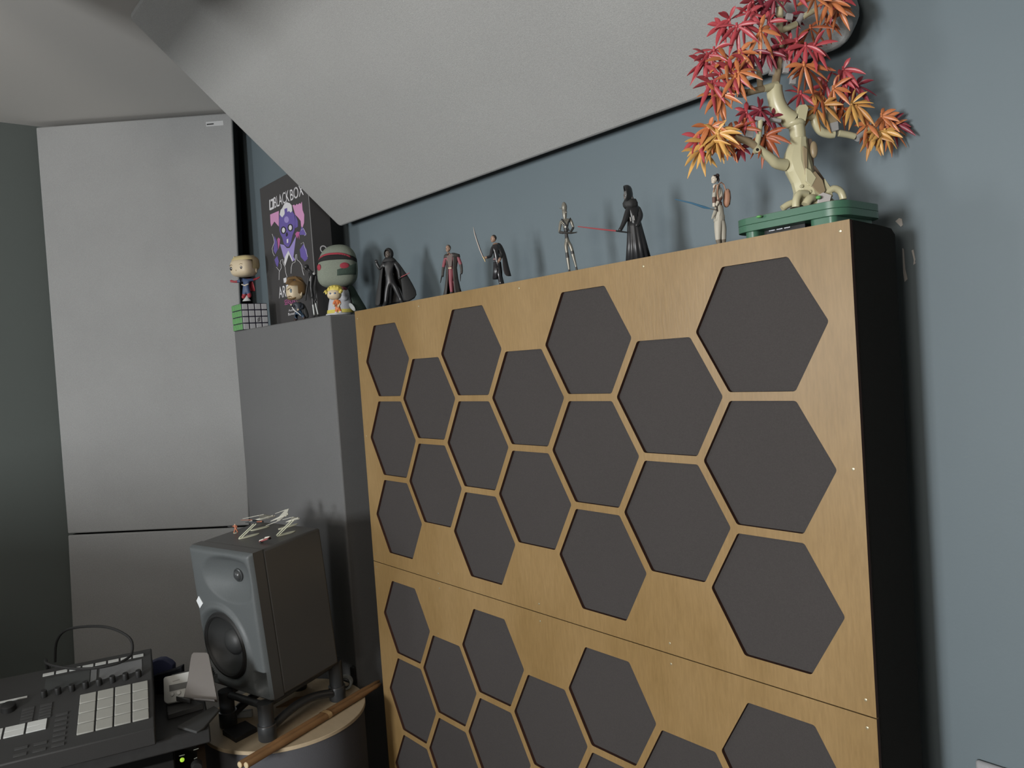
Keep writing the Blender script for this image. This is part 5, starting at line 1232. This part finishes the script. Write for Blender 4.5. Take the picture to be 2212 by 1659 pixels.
MB().tube([f.Pw(1327, 492.6, -19.5), f.Pw(1290, 487, -22), f.Pw(1245.5, 479.6, -25)], [1.8 * f.m, 1.6 * f.m, .9 * f.m], 9).build('red_blade', M('blade_red', (168, 80, 84), .35), t, world=True)

# 6 pale figure with a backpack
f = Fig('backpack_toy', 'toy figure in cream clothes with dark hair and a tan backpack', 'toy figure', 1558, YF_, ZT, span=(372, 525))
m_cr = M('toy_cream_cloth', (172, 166, 152), .6); m_bpk = M('toy_backpack_tan', (164, 122, 98), .55); m_wr = M('toy_wrap_brown', (104, 78, 68), .6); m_boot = M('toy_boot_taupe', (112, 102, 88), .6)
skin(f, 'body', [m_cr, m_skinw, m_wr, m_boot],
     dict(hip=(1552, 445, 0, (8.4, 7)), waist=(1550.5, 433, 0, (7.0, 6)), ch=(1549, 414, -1, (9.0, 7)), nk=(1547, 397, 0, 3.4), rs=(1557, 405, 2, 4.6), re=(1556, 424, -4, 4.0), rw=(1548, 433.5, -9, 3.2), rh=(1543, 440, -11, 3.2), ls=(1542, 408, -6, 4.0), le=(1540, 424, -9, 3.4), lw=(1539.5, 436, -11, 3.0), lh=(1539, 442, -12, 2.8),
          lk=(1550, 480, -3, 7.0), lc=(1550, 505, -2, 5.0), la=(1552.5, 516, -1, 3.4), lt=(1549.5, 521.5, -5, 3.2), rk=(1560, 480, 2, 7.6), rc=(1561.5, 503, 3, 6.0), ra=(1563, 515, 3, 3.8), rt=(1560.5, 521, -2, 3.4)),
     [('hip', 'waist', 0), ('waist', 'ch', 0), ('ch', 'nk', (0, 1)), ('ch', 'rs', 0), ('rs', 're', 0), ('re', 'rw', 2), ('rw', 'rh', 1), ('ch', 'ls', 0), ('ls', 'le', 0), ('le', 'lw', 2), ('lw', 'lh', 1), ('hip', 'lk', 0), ('lk', 'lc', 0), ('lc', 'la', 3), ('la', 'lt', 3), ('hip', 'rk', 0), ('rk', 'rc', 0), ('rc', 'ra', 3), ('ra', 'rt', 3)])
hd = head(f, 1542.6, 386.6, -1, [m_skinw], -58, 6.2, 8.6, hairmat=m_dkbrown)
b = MB(); f.ell(b, (1550.5, 379.5, 3), (4.6, 4.6, 4.8)); f.tube(b, [(1551, 383, 3), (1553, 388, 3), (1552, 393, 2)], [3.4, 2.8, 1.2], 8); f.build(b, 'hair_bun', m_dkbrown, hd)
b = MB(); b.ell(f.P(1572, 424, 7), [q * f.m for q in (7.4, 10, 20)], Matrix.Rotation(RD(6), 3, 'Y'), 18, 12, 0, .8); bpk = f.build(b, 'backpack', m_bpk)
for k in range(3):
    b = MB(); f.tube(b, [(1574 + 1.5 * k, 411, -1.5 + 2 * k), (1576 + 1.4 * k, 424, -1.4 + 2 * k), (1574 + 1.4 * k, 438, -.5 + 2 * k)], .9, 6); f.build(b, 'backpack_fold', m_wr, bpk)
b = MB(); f.tube(b, [(1569, 414, 1), (1564, 398, 1), (1557, 394, -3), (1549, 400, -8), (1546.5, 414, -10), (1549.5, 429, -9)], [1.3] * 6, 8); f.build(b, 'strap', m_bpk)
b = MB(); f.tube(b, [(1544, 399, -7), (1540, 405, -10), (1538.5, 414, -11)], [1.1] * 3, 8); f.build(b, 'strap', m_bpk)
b = MB(); b.loft([[f.P(1550.5, y, -.5) + Vector((rx * cos(2 * pi * k / 22), rd * sin(2 * pi * k / 22), 0)) * f.m for k in range(22)] for y, rx, rd in ((439, 8.6, 7.6), (432.5, 8.0, 7.0))], cap=False); f.build(b, 'belt', m_wr, solid=.8 * f.m)
cloth(f, [[(1541.5, 441, -8), (1545, 442, -9.5), (1549, 442, -9)], [(1536.5, 455, -11), (1540, 458, -12), (1544, 458, -10)], [(1531.5, 466, -13), (1535, 468.5, -13), (1538, 463, -11)]], 'sash', m_cr, 1.2)
b = MB()
robe(f, [(1552, 440, 9, 8, 0), (1552.5, 455, 10.5, 9, 0), (1553, 470, 11.5, 9.6, 0)], 'tunic_skirt', m_cr, folds=8, amp=.05)
b = MB(); f.tube(b, [(1545.5, 442, -10), (1545, 449, -11), (1546, 452, -11)], [1.0, 1.2, 1.4], 7); f.build(b, 'pouch', m_dkbrown)
t = thing('toy_sword', 'slim blue toy blade held out by the cream clothed figure', 'toy sword', f.Pw(1536, 446, -14).to_tuple())
MB().tube([f.Pw(1543, 449.5, -13.6), f.Pw(1530, 446, -14.5)], [1.4 * f.m, 1.2 * f.m], 8).build('hilt', m_grey, t, world=True)
MB().tube([f.Pw(1530, 446, -14.5), f.Pw(1517, 442.5, -15.4), f.Pw(1490, 433, -17), f.Pw(1453.5, 423.5, -19)], [1.3 * f.m, 2.8 * f.m, 1.9 * f.m, .9 * f.m], 9).build('blue_blade', M('blade_blue', (74, 112, 138), .3), t, world=True)

# ------------------------------------------------------------------ brick-built maple bonsai
YT = 0.052
f = Fig('bonsai_tree', 'toy maple bonsai of plastic bricks with red and orange leaves on a green tray', 'toy tree', 1745, YT, ZT)
m_grn = M('brick_green', (66, 102, 82), .32, spec=.5); m_tanb = M('brick_tan', (182, 175, 142), .35, spec=.5); m_tand = M('brick_dark_tan', (140, 124, 98), .4); m_gry = M('brick_grey', (150, 148, 146), .4); m_brnb = M('brick_brown', (96, 82, 70), .45); m_grnl = M('brick_bright_green', (98, 160, 92), .4)
tx0, tx1, ty0, ty1 = 1.0545, 1.2095, 0.003, 0.116
def rrect(x0, x1, y0, y1, r, z, n=7):
    out = []
    for cx, cy, a0 in ((x1 - r, y0 + r, -90), (x1 - r, y1 - r, 0), (x0 + r, y1 - r, 90), (x0 + r, y0 + r, 180)):
        for k in range(n + 1):
            t_ = RD(a0 + 90 * k / n); out.append(Vector((cx + r * cos(t_), cy + r * sin(t_), z)))
    return out
zt0, zt1 = ZT + .0088, ZT + .0268
tray = MB().loft([rrect(tx0, tx1, ty0, ty1, .024, zt0), rrect(tx0, tx1, ty0, ty1, .024, zt0 + .0088)]).build('tray', m_grn, f.root, world=True, bevel=.0004)
MB().loft([rrect(tx0, tx1, ty0, ty1, .024, zt0 + .0091), rrect(tx0, tx1, ty0, ty1, .024, zt1)]).build('tray_rim', m_grn, tray, world=True, bevel=.0004)
for x0_, x1_ in ((tx0 + .016, tx0 + .034), (tx1 - .046, tx1 - .012)):
    MB().loft([rrect(x0_, x1_, ty0 + .004, ty1 - .006, .008, ZT + .0002), rrect(x0_, x1_, ty0 + .004, ty1 - .006, .008, zt0)]).build('tray_foot', m_grn, f.root, world=True, bevel=.0004)
bx_ = MB().box((tx0 + .066, (ty0 + ty1) / 2 + .004, ZT + .0048), (.058, .080, .0074)).build('under_plate', m_black, f.root, world=True)
for k in range(3):
    MB().box((tx0 + .055 + k * .011, ty0 + .0095, ZT + .0058), (.0085, .0012, .0012)).build('plate_slot', m_steel, bx_, world=True)
tz = lambda p: p
ztop = zt1
soil = MB().loft([rrect(tx0 + .004, tx1 - .004, ty0 + .004, ty1 - .004, .02, zt1 - .0004), rrect(tx0 + .004, tx1 - .004, ty0 + .004, ty1 - .004, .02, zt1 + .0008)]).build('planting_plate', m_brnb, f.root, world=True)
# trunk: stacked curved bricks
def ringP(cx, cy, rx, rd, d=0, n=10, rot=.3):
    return [f.P(cx, cy, d) + Vector((rx * cos(2 * pi * k / n + rot), rd * sin(2 * pi * k / n + rot), 0)) * f.m for k in range(n)]
b = MB(); b.loft([ringP(1751, 447, 44, 34), ringP(1751, 432, 38, 30), ringP(1748, 415, 33, 27), ringP(1740, 395, 30, 24), ringP(1728, 372, 30, 24), ringP(1722, 350, 31, 24), ringP(1722, 332, 27, 22), ringP(1724, 312, 20, 18), ringP(1725, 300, 18, 17)])
trunk = f.build(b, 'trunk', m_tanb, bevel=.0006, ang=25)
b = MB()
for x_, y_, d_ in ((1722, 407, -26), (1738, 404, -27), (1739, 420, -29), (1756, 401, -26)):
    b.lathe([(3.6 * f.m, 0), (3.6 * f.m, .0016), (3.0 * f.m, .0019)], f.P(x_, y_, d_ + 3), Matrix(((1, 0, 0), (0, 0, -1), (0, 1, 0))), 16)
f.build(b, 'studs', m_tanb, trunk)
for pts, mt, d_, th in (([(1740, 302), (1752, 303), (1757, 320), (1757, 362), (1748, 364), (1744, 335)], m_brnb, -4, 22), ([(1726, 322), (1735, 330), (1735, 372), (1730, 384), (1727, 360)], m_tand, -25, 6),
                        ([(1746, 364), (1757, 362), (1776, 390), (1790, 408), (1790, 420), (1778, 412), (1764, 392)], m_brnb, -10, 24), ([(1742, 384), (1750, 378), (1766, 398), (1772, 420), (1766, 430), (1752, 420), (1742, 408)], m_tand, -29, 6),
                        ([(1730, 370), (1740, 376), (1752, 392), (1742, 410), (1730, 398)], m_tanb, -30, 8), ([(1772, 394), (1784, 412), (1790, 432), (1782, 442), (1772, 425)], m_tanb, -24, 10)):
    MB().prism(f.poly(pts, d_), (0, th * f.m, 0)).build('bark_plate', mt, trunk, bevel=.0006)
b = MB(); f.ell(b, (1752, 330, -16), (8, 6, 18)); f.build(b, 'bark_knot', m_tand, trunk)
for pts, r_ in (([(1733, 425, -26), (1716, 424, -32), (1707, 436, -36), (1706, 452, -36)], 8), ([(1778, 424, -18), (1792, 416, -20), (1806, 422, -20), (1812, 434, -20), (1813, 440, -20)], 7.5), ([(1742, 436, -34), (1733, 438, -40), (1724, 450, -42)], 9), ([(1712, 438, -20), (1695, 443, -22), (1682, 451, -22)], 7), ([(1770, 420, 10), (1790, 424, 20), (1806, 438, 22)], 7)):
    b = MB(); f.tube(b, smooth(pts, 3), r_, 12); f.build(b, 'root', m_tanb, trunk)
b = MB(); b.prism(f.poly([(1754, 430), (1764, 425), (1782, 432), (1778, 446), (1752, 447)], -36), (0, 14 * f.m, 0)); f.build(b, 'white_stone', M('brick_white', (186, 180, 176), .4), bevel=.0006)
b = MB(); f.ell(b, (1752, 436, -40), (6, 6, 4)); f.build(b, 'moss', m_grnl)
b = MB(); f.ell(b, (1636, 463, -12), (6, 6, 3)); f.build(b, 'moss', m_grnl)
# bent upper trunk and branches
def branch(pts, rs, mt, name='branch', n=12, k=4):
    b = MB(); sp = smooth(pts, k); m_ = len(sp) - 1
    rr = [rs[0] + (rs[1] - rs[0]) * i / m_ for i in range(m_ + 1)]
    f.tube(b, sp, rr, n); return f.build(b, name, mt)
up = branch([(1725, 306, 0), (1722, 280, 0), (1719, 268, 0)], (16, 17), m_tanb, 'trunk_section')
b = MB(); f.ell(b, (1717, 268, 0), (23, 20, 11)); b.prism(f.poly([(1716, 250), (1722, 233), (1736, 232), (1742, 240), (1736, 268), (1722, 268)], -14), (0, 26 * f.m, 0)); f.build(b, 'trunk_collar', m_tanb, bevel=.0008)
branch([(1712, 262, 0), (1692, 246, 0), (1680, 225, 0), (1674, 200, 0), (1674, 186, 0)], (19, 16), m_tanb, 'trunk_section', 14)
branch([(1674, 192, 0), (1680, 158, 2), (1686, 120, 4), (1688, 92, 4)], (9, 8), m_tand)
branch([(1688, 95, 4), (1686, 60, 4), (1687, 10, 4), (1688, -10, 4)], (8.5, 7), m_tanb)
branch([(1694, 356, -6), (1672, 352, -14), (1660, 344, -20), (1640, 330, -26), (1622, 317, -30)], (13, 7.5), m_tanb)
branch([(1622, 317, -30), (1604, 307, -34), (1578, 300, -40)], (8, 7), m_tand)
branch([(1624, 322, -31), (1630, 295, -30), (1634, 264, -30)], (6.5, 5.5), m_tanb)
b = MB(); b.lathe([(6.5 * f.m, -6 * f.m), (6.5 * f.m, 6 * f.m)], f.P(1624.5, 327, -32), Matrix(((1, 0, 0), (0, 0, -1), (0, 1, 0))), 18); hb = f.build(b, 'joint', m_tanb)
b = MB(); b.lathe([(3.4 * f.m, 6 * f.m), (3.2 * f.m, 6.4 * f.m)], f.P(1624.5, 327, -32), Matrix(((1, 0, 0), (0, 0, -1), (0, 1, 0))), 16); f.build(b, 'pin_hole', m_black, hb)
branch([(1678, 184, -4), (1660, 190, -10), (1645, 194, -14)], (8, 7.5), m_tanb); branch([(1645, 194, -14), (1625, 198, -18), (1606, 203, -22)], (7, 7.5), m_tand); branch([(1604, 202, -24), (1580, 197, -30), (1556, 190, -36)], (7, 5), m_tand)
branch([(1638, 190, -15), (1637, 170, -14), (1636, 152, -14)], (6.5, 6), m_tand)
branch([(1732, 250, 6), (1748, 250, 12), (1764, 252, 18), (1770, 266, 20), (1782, 282, 22), (1800, 289, 24), (1812, 290, 24)], (10, 9), m_tanb, k=5)
branch([(1822, 288, 26), (1845, 292, 30), (1860, 296, 32)], (7.5, 7), m_tanb)
branch([(1864, 300, 33), (1880, 286, 36), (1894, 268, 38)], (9, 8), m_gry); branch([(1880, 284, 34), (1905, 280, 38)], (8, 7), m_tanb)
b = MB(); b.prism(f.poly([(1792, 228), (1811, 226), (1815, 266), (1796, 270)], 14), (0, 16 * f.m, 0)); f.build(b, 'branch', m_tand, bevel=.0005)
b = MB(); b.prism(f.poly([(1797, 269), (1816, 265), (1818, 284), (1800, 288)], 13), (0, 16 * f.m, 0)); f.build(b, 'bracket', m_gry, bevel=.0005)
branch([(1690, 68, 4), (1710, 60, 8), (1724, 54, 10)], (7, 7), m_tanb); branch([(1727, 52, 10), (1734, 42, 12), (1738, 34, 12)], (7, 6), m_gry); branch([(1738, 40, 12), (1752, 32, 14), (1764, 26, 16)], (6, 6), m_tanb)
for x_, y_, w_, h_, d_ in ((1632, 262, 22, 8, -30), (1668, 264, 24, 7, -20), (1612, 286, 16, 24, -24), (1676, 150, 24, 26, 2), (1696, 150, 12, 26, -8), (1592, 205, 14, 14, -28), (1620, 150, 34, 8, -16), (1706, 42, 14, 14, 2), (1672, 12, 26, 10, 0), (1562, 198, 26, 14, -34), (1810, 196, 18, 12, 20), (1600, 150, 14, 12, -26), (1708, 180, 12, 18, -14)):
    b = MB(); b.box(f.P(x_, y_, d_), (w_ * f.m, 10 * f.m, h_ * f.m), Matrix.Rotation(RD(12), 3, 'Y')); f.build(b, 'bracket', m_gry, bevel=.0005)

# leaves: each spray is one piece of curved blades around a knob
LC = dict(r=M('leaf_red', (168, 68, 74), .38, spec=.5), d=M('leaf_dark_red', (124, 44, 56), .4, spec=.5), o=M('leaf_orange', (190, 116, 72), .38, spec=.5),
          b=M('leaf_burnt_orange', (158, 84, 52), .42), y=M('leaf_amber', (206, 158, 88), .38, spec=.5), a=M('leaf_ochre', (180, 128, 70), .4))
rnd = random.Random(11)
ZL = lambda x, y: (1460 + x * .28933, y * .28933)
TREE_AX = (1700, 170)
def spray(zx, zy, c, d, L, ang, spread=210, n=6, droop=.42, stem=True):
    x, y = ZL(zx, zy); c0 = f.P(x, y, d); b = MB()
    for k in range(n):
        a_ = RD(ang + spread * (k / (n - 1) - .5) + rnd.uniform(-10, 10))
        ln = L * rnd.uniform(.9, 1.25)
        dep = rnd.uniform(-.65, .35)
        dirv = Vector((cos(a_), dep, sin(a_))).normalized()
        pts = []
        for j in range(7):
            t_ = j / 6; p = c0 + dirv * (ln * t_ * f.m) + Vector((0, 0, -droop * ln * t_ * t_ * .8 * f.m))
            pts.append(p)
        wd_ = [1.2, 2.7, 4.2, 4.9, 4.4, 2.8, .6]
        side_ = dirv.cross(Vector((0, 1, 0)) if abs(dirv.y) < .8 else Vector((0, 0, 1))).normalized()
        side_ = Quaternion(dirv, rnd.uniform(-.9, .9)) @ side_
        rings = []
        for j, p in enumerate(pts):
            tg_ = (pts[min(j + 1, 6)] - pts[max(j - 1, 0)]).normalized(); s2 = (side_ - tg_ * side_.dot(tg_)).normalized(); nrm_ = tg_.cross(s2)
            rings.append([p + s2 * (wd_[j] * cos(2 * pi * q / 8) * f.m) + nrm_ * (max(.5, wd_[j] * .38) * sin(2 * pi * q / 8) * f.m) for q in range(8)])
        b.loft(rings)
    f_knob = 3.6
    b.ell(c0, [f_knob * f.m, f_knob * f.m, f_knob * 1.05 * f.m], None, 10, 7)
    b.tube([c0 + Vector((0, 0, 1)) * 1 * f.m, c0 + Vector((0, 0, 1)) * 7 * f.m], 2.6 * f.m, 9)
    f.build(b, 'leaf_spray', LC[c])
SPR = [  # close-look x, y, colour, depth, blade length, fan direction (deg, 0 = right, 90 = up)
 (560, 50, 'r', -20, 34, 190), (640, 70, 'd', -10, 34, 230), (720, 30, 'd', -16, 36, 250), (660, 0, 'd', 4, 34, 200), (850, -10, 'r', -20, 34, 240), (1010, 55, 'o', -22, 36, 250), (1130, 70, 'o', -10, 36, 290), (1200, 10, 'r', 2, 40, 320), (1220, 90, 'o', 10, 40, 320), (1100, -20, 'r', -14, 34, 300),
 (380, 170, 'r', -26, 36, 170), (330, 200, 'r', -16, 32, 220), (420, 240, 'r', -40, 42, 262), (470, 230, 'r', -36, 40, 330), (590, 285, 'o', -40, 42, 335), (660, 215, 'r', -30, 38, 350), (520, 130, 'r', -20, 36, 60), (1040, 200, 'b', 26, 42, 300), (900, 270, 'b', 34, 38, 240), (1150, 170, 'b', 20, 38, 330), (870, 110, 'd', 22, 34, 290),
 (930, 400, 'r', -30, 44, 275), (1000, 405, 'r', -24, 46, 320), (880, 350, 'r', -20, 38, 160), (900, 555, 'o', -44, 44, 268), (840, 350, 'r', -8, 36, 20), (960, 560, 'b', -20, 44, 300), (760, 370, 'd', -4, 34, 240),
 (540, 415, 'd', -26, 36, 250), (660, 420, 'd', -18, 34, 300), (400, 605, 'o', -48, 40, 275), (420, 580, 'o', -50, 40, 10), (290, 590, 'r', -46, 42, 240), (210, 420, 'r', -30, 40, 248), (260, 390, 'r', -34, 38, 280), (340, 470, 'o', -40, 44, 232), (370, 560, 'r', -42, 42, 30), (230, 640, 'r', -44, 46, 245), (270, 720, 'o', -42, 44, 236), (300, 740, 'o', -40, 30, 268), (200, 470, 'r', -20, 42, 250), (440, 430, 'o', -38, 34, 300), (480, 480, 'r', -36, 32, 210),
 (1270, 540, 'r', 14, 36, 330), (1260, 600, 'r', 18, 36, 20), (1150, 640, 'r', 20, 38, 190), (1390, 650, 'd', 30, 40, 325), (1350, 620, 'd', 34, 38, 250), (1190, 680, 'o', 10, 40, 340), (1100, 710, 'b', 12, 40, 210), (1050, 820, 'a', 4, 40, 215), (1110, 800, 'a', 6, 36, 20), (1330, 800, 'y', 12, 46, 345), (1370, 810, 'a', 16, 40, 300), (1290, 810, 'b', 30, 34, 260), (960, 690, 'r', 20, 36, 215),
 (1600, 880, 'o', 40, 34, 335), (1630, 900, 'o', 44, 34, 300), (1555, 1000, 'y', 34, 36, 262), (1620, 1000, 'y', 36, 38, 290), (1530, 1020, 'a', 40, 36, 235), (1710, 920, 'd', 56, 40, 300), (1690, 960, 'o', 48, 42, 295), (1480, 940, 'o', 30, 32, 190), (1480, 990, 'b', 44, 30, 160),
 (600, 840, 'd', -30, 36, 200), (500, 850, 'r', -28, 34, 195), (700, 880, 'd', -14, 32, 320), (600, 830, 'd', -20, 32, 330), (270, 1010, 'y', -52, 42, 300), (260, 1000, 'y', -50, 44, 35), (210, 960, 'o', -46, 32, 330), (205, 950, 'o', -44, 38, 255), (140, 1020, 'r', -42, 36, 255), (370, 1000, 'b', -30, 36, 20), (460, 960, 'b', -24, 34, 60), (650, 1010, 'b', -18, 44, 335), (640, 1030, 'b', -16, 38, 285), (360, 1070, 'o', -30, 32, 285), (260, 1060, 'y', -48, 38, 262), (190, 1060, 'y', -46, 44, 262), (150, 1110, 'y', -40, 46, 262), (300, 1040, 'o', -30, 34, 290), (470, 1080, 'd', -10, 24, 270)]
for s_ in SPR: spray(*s_)
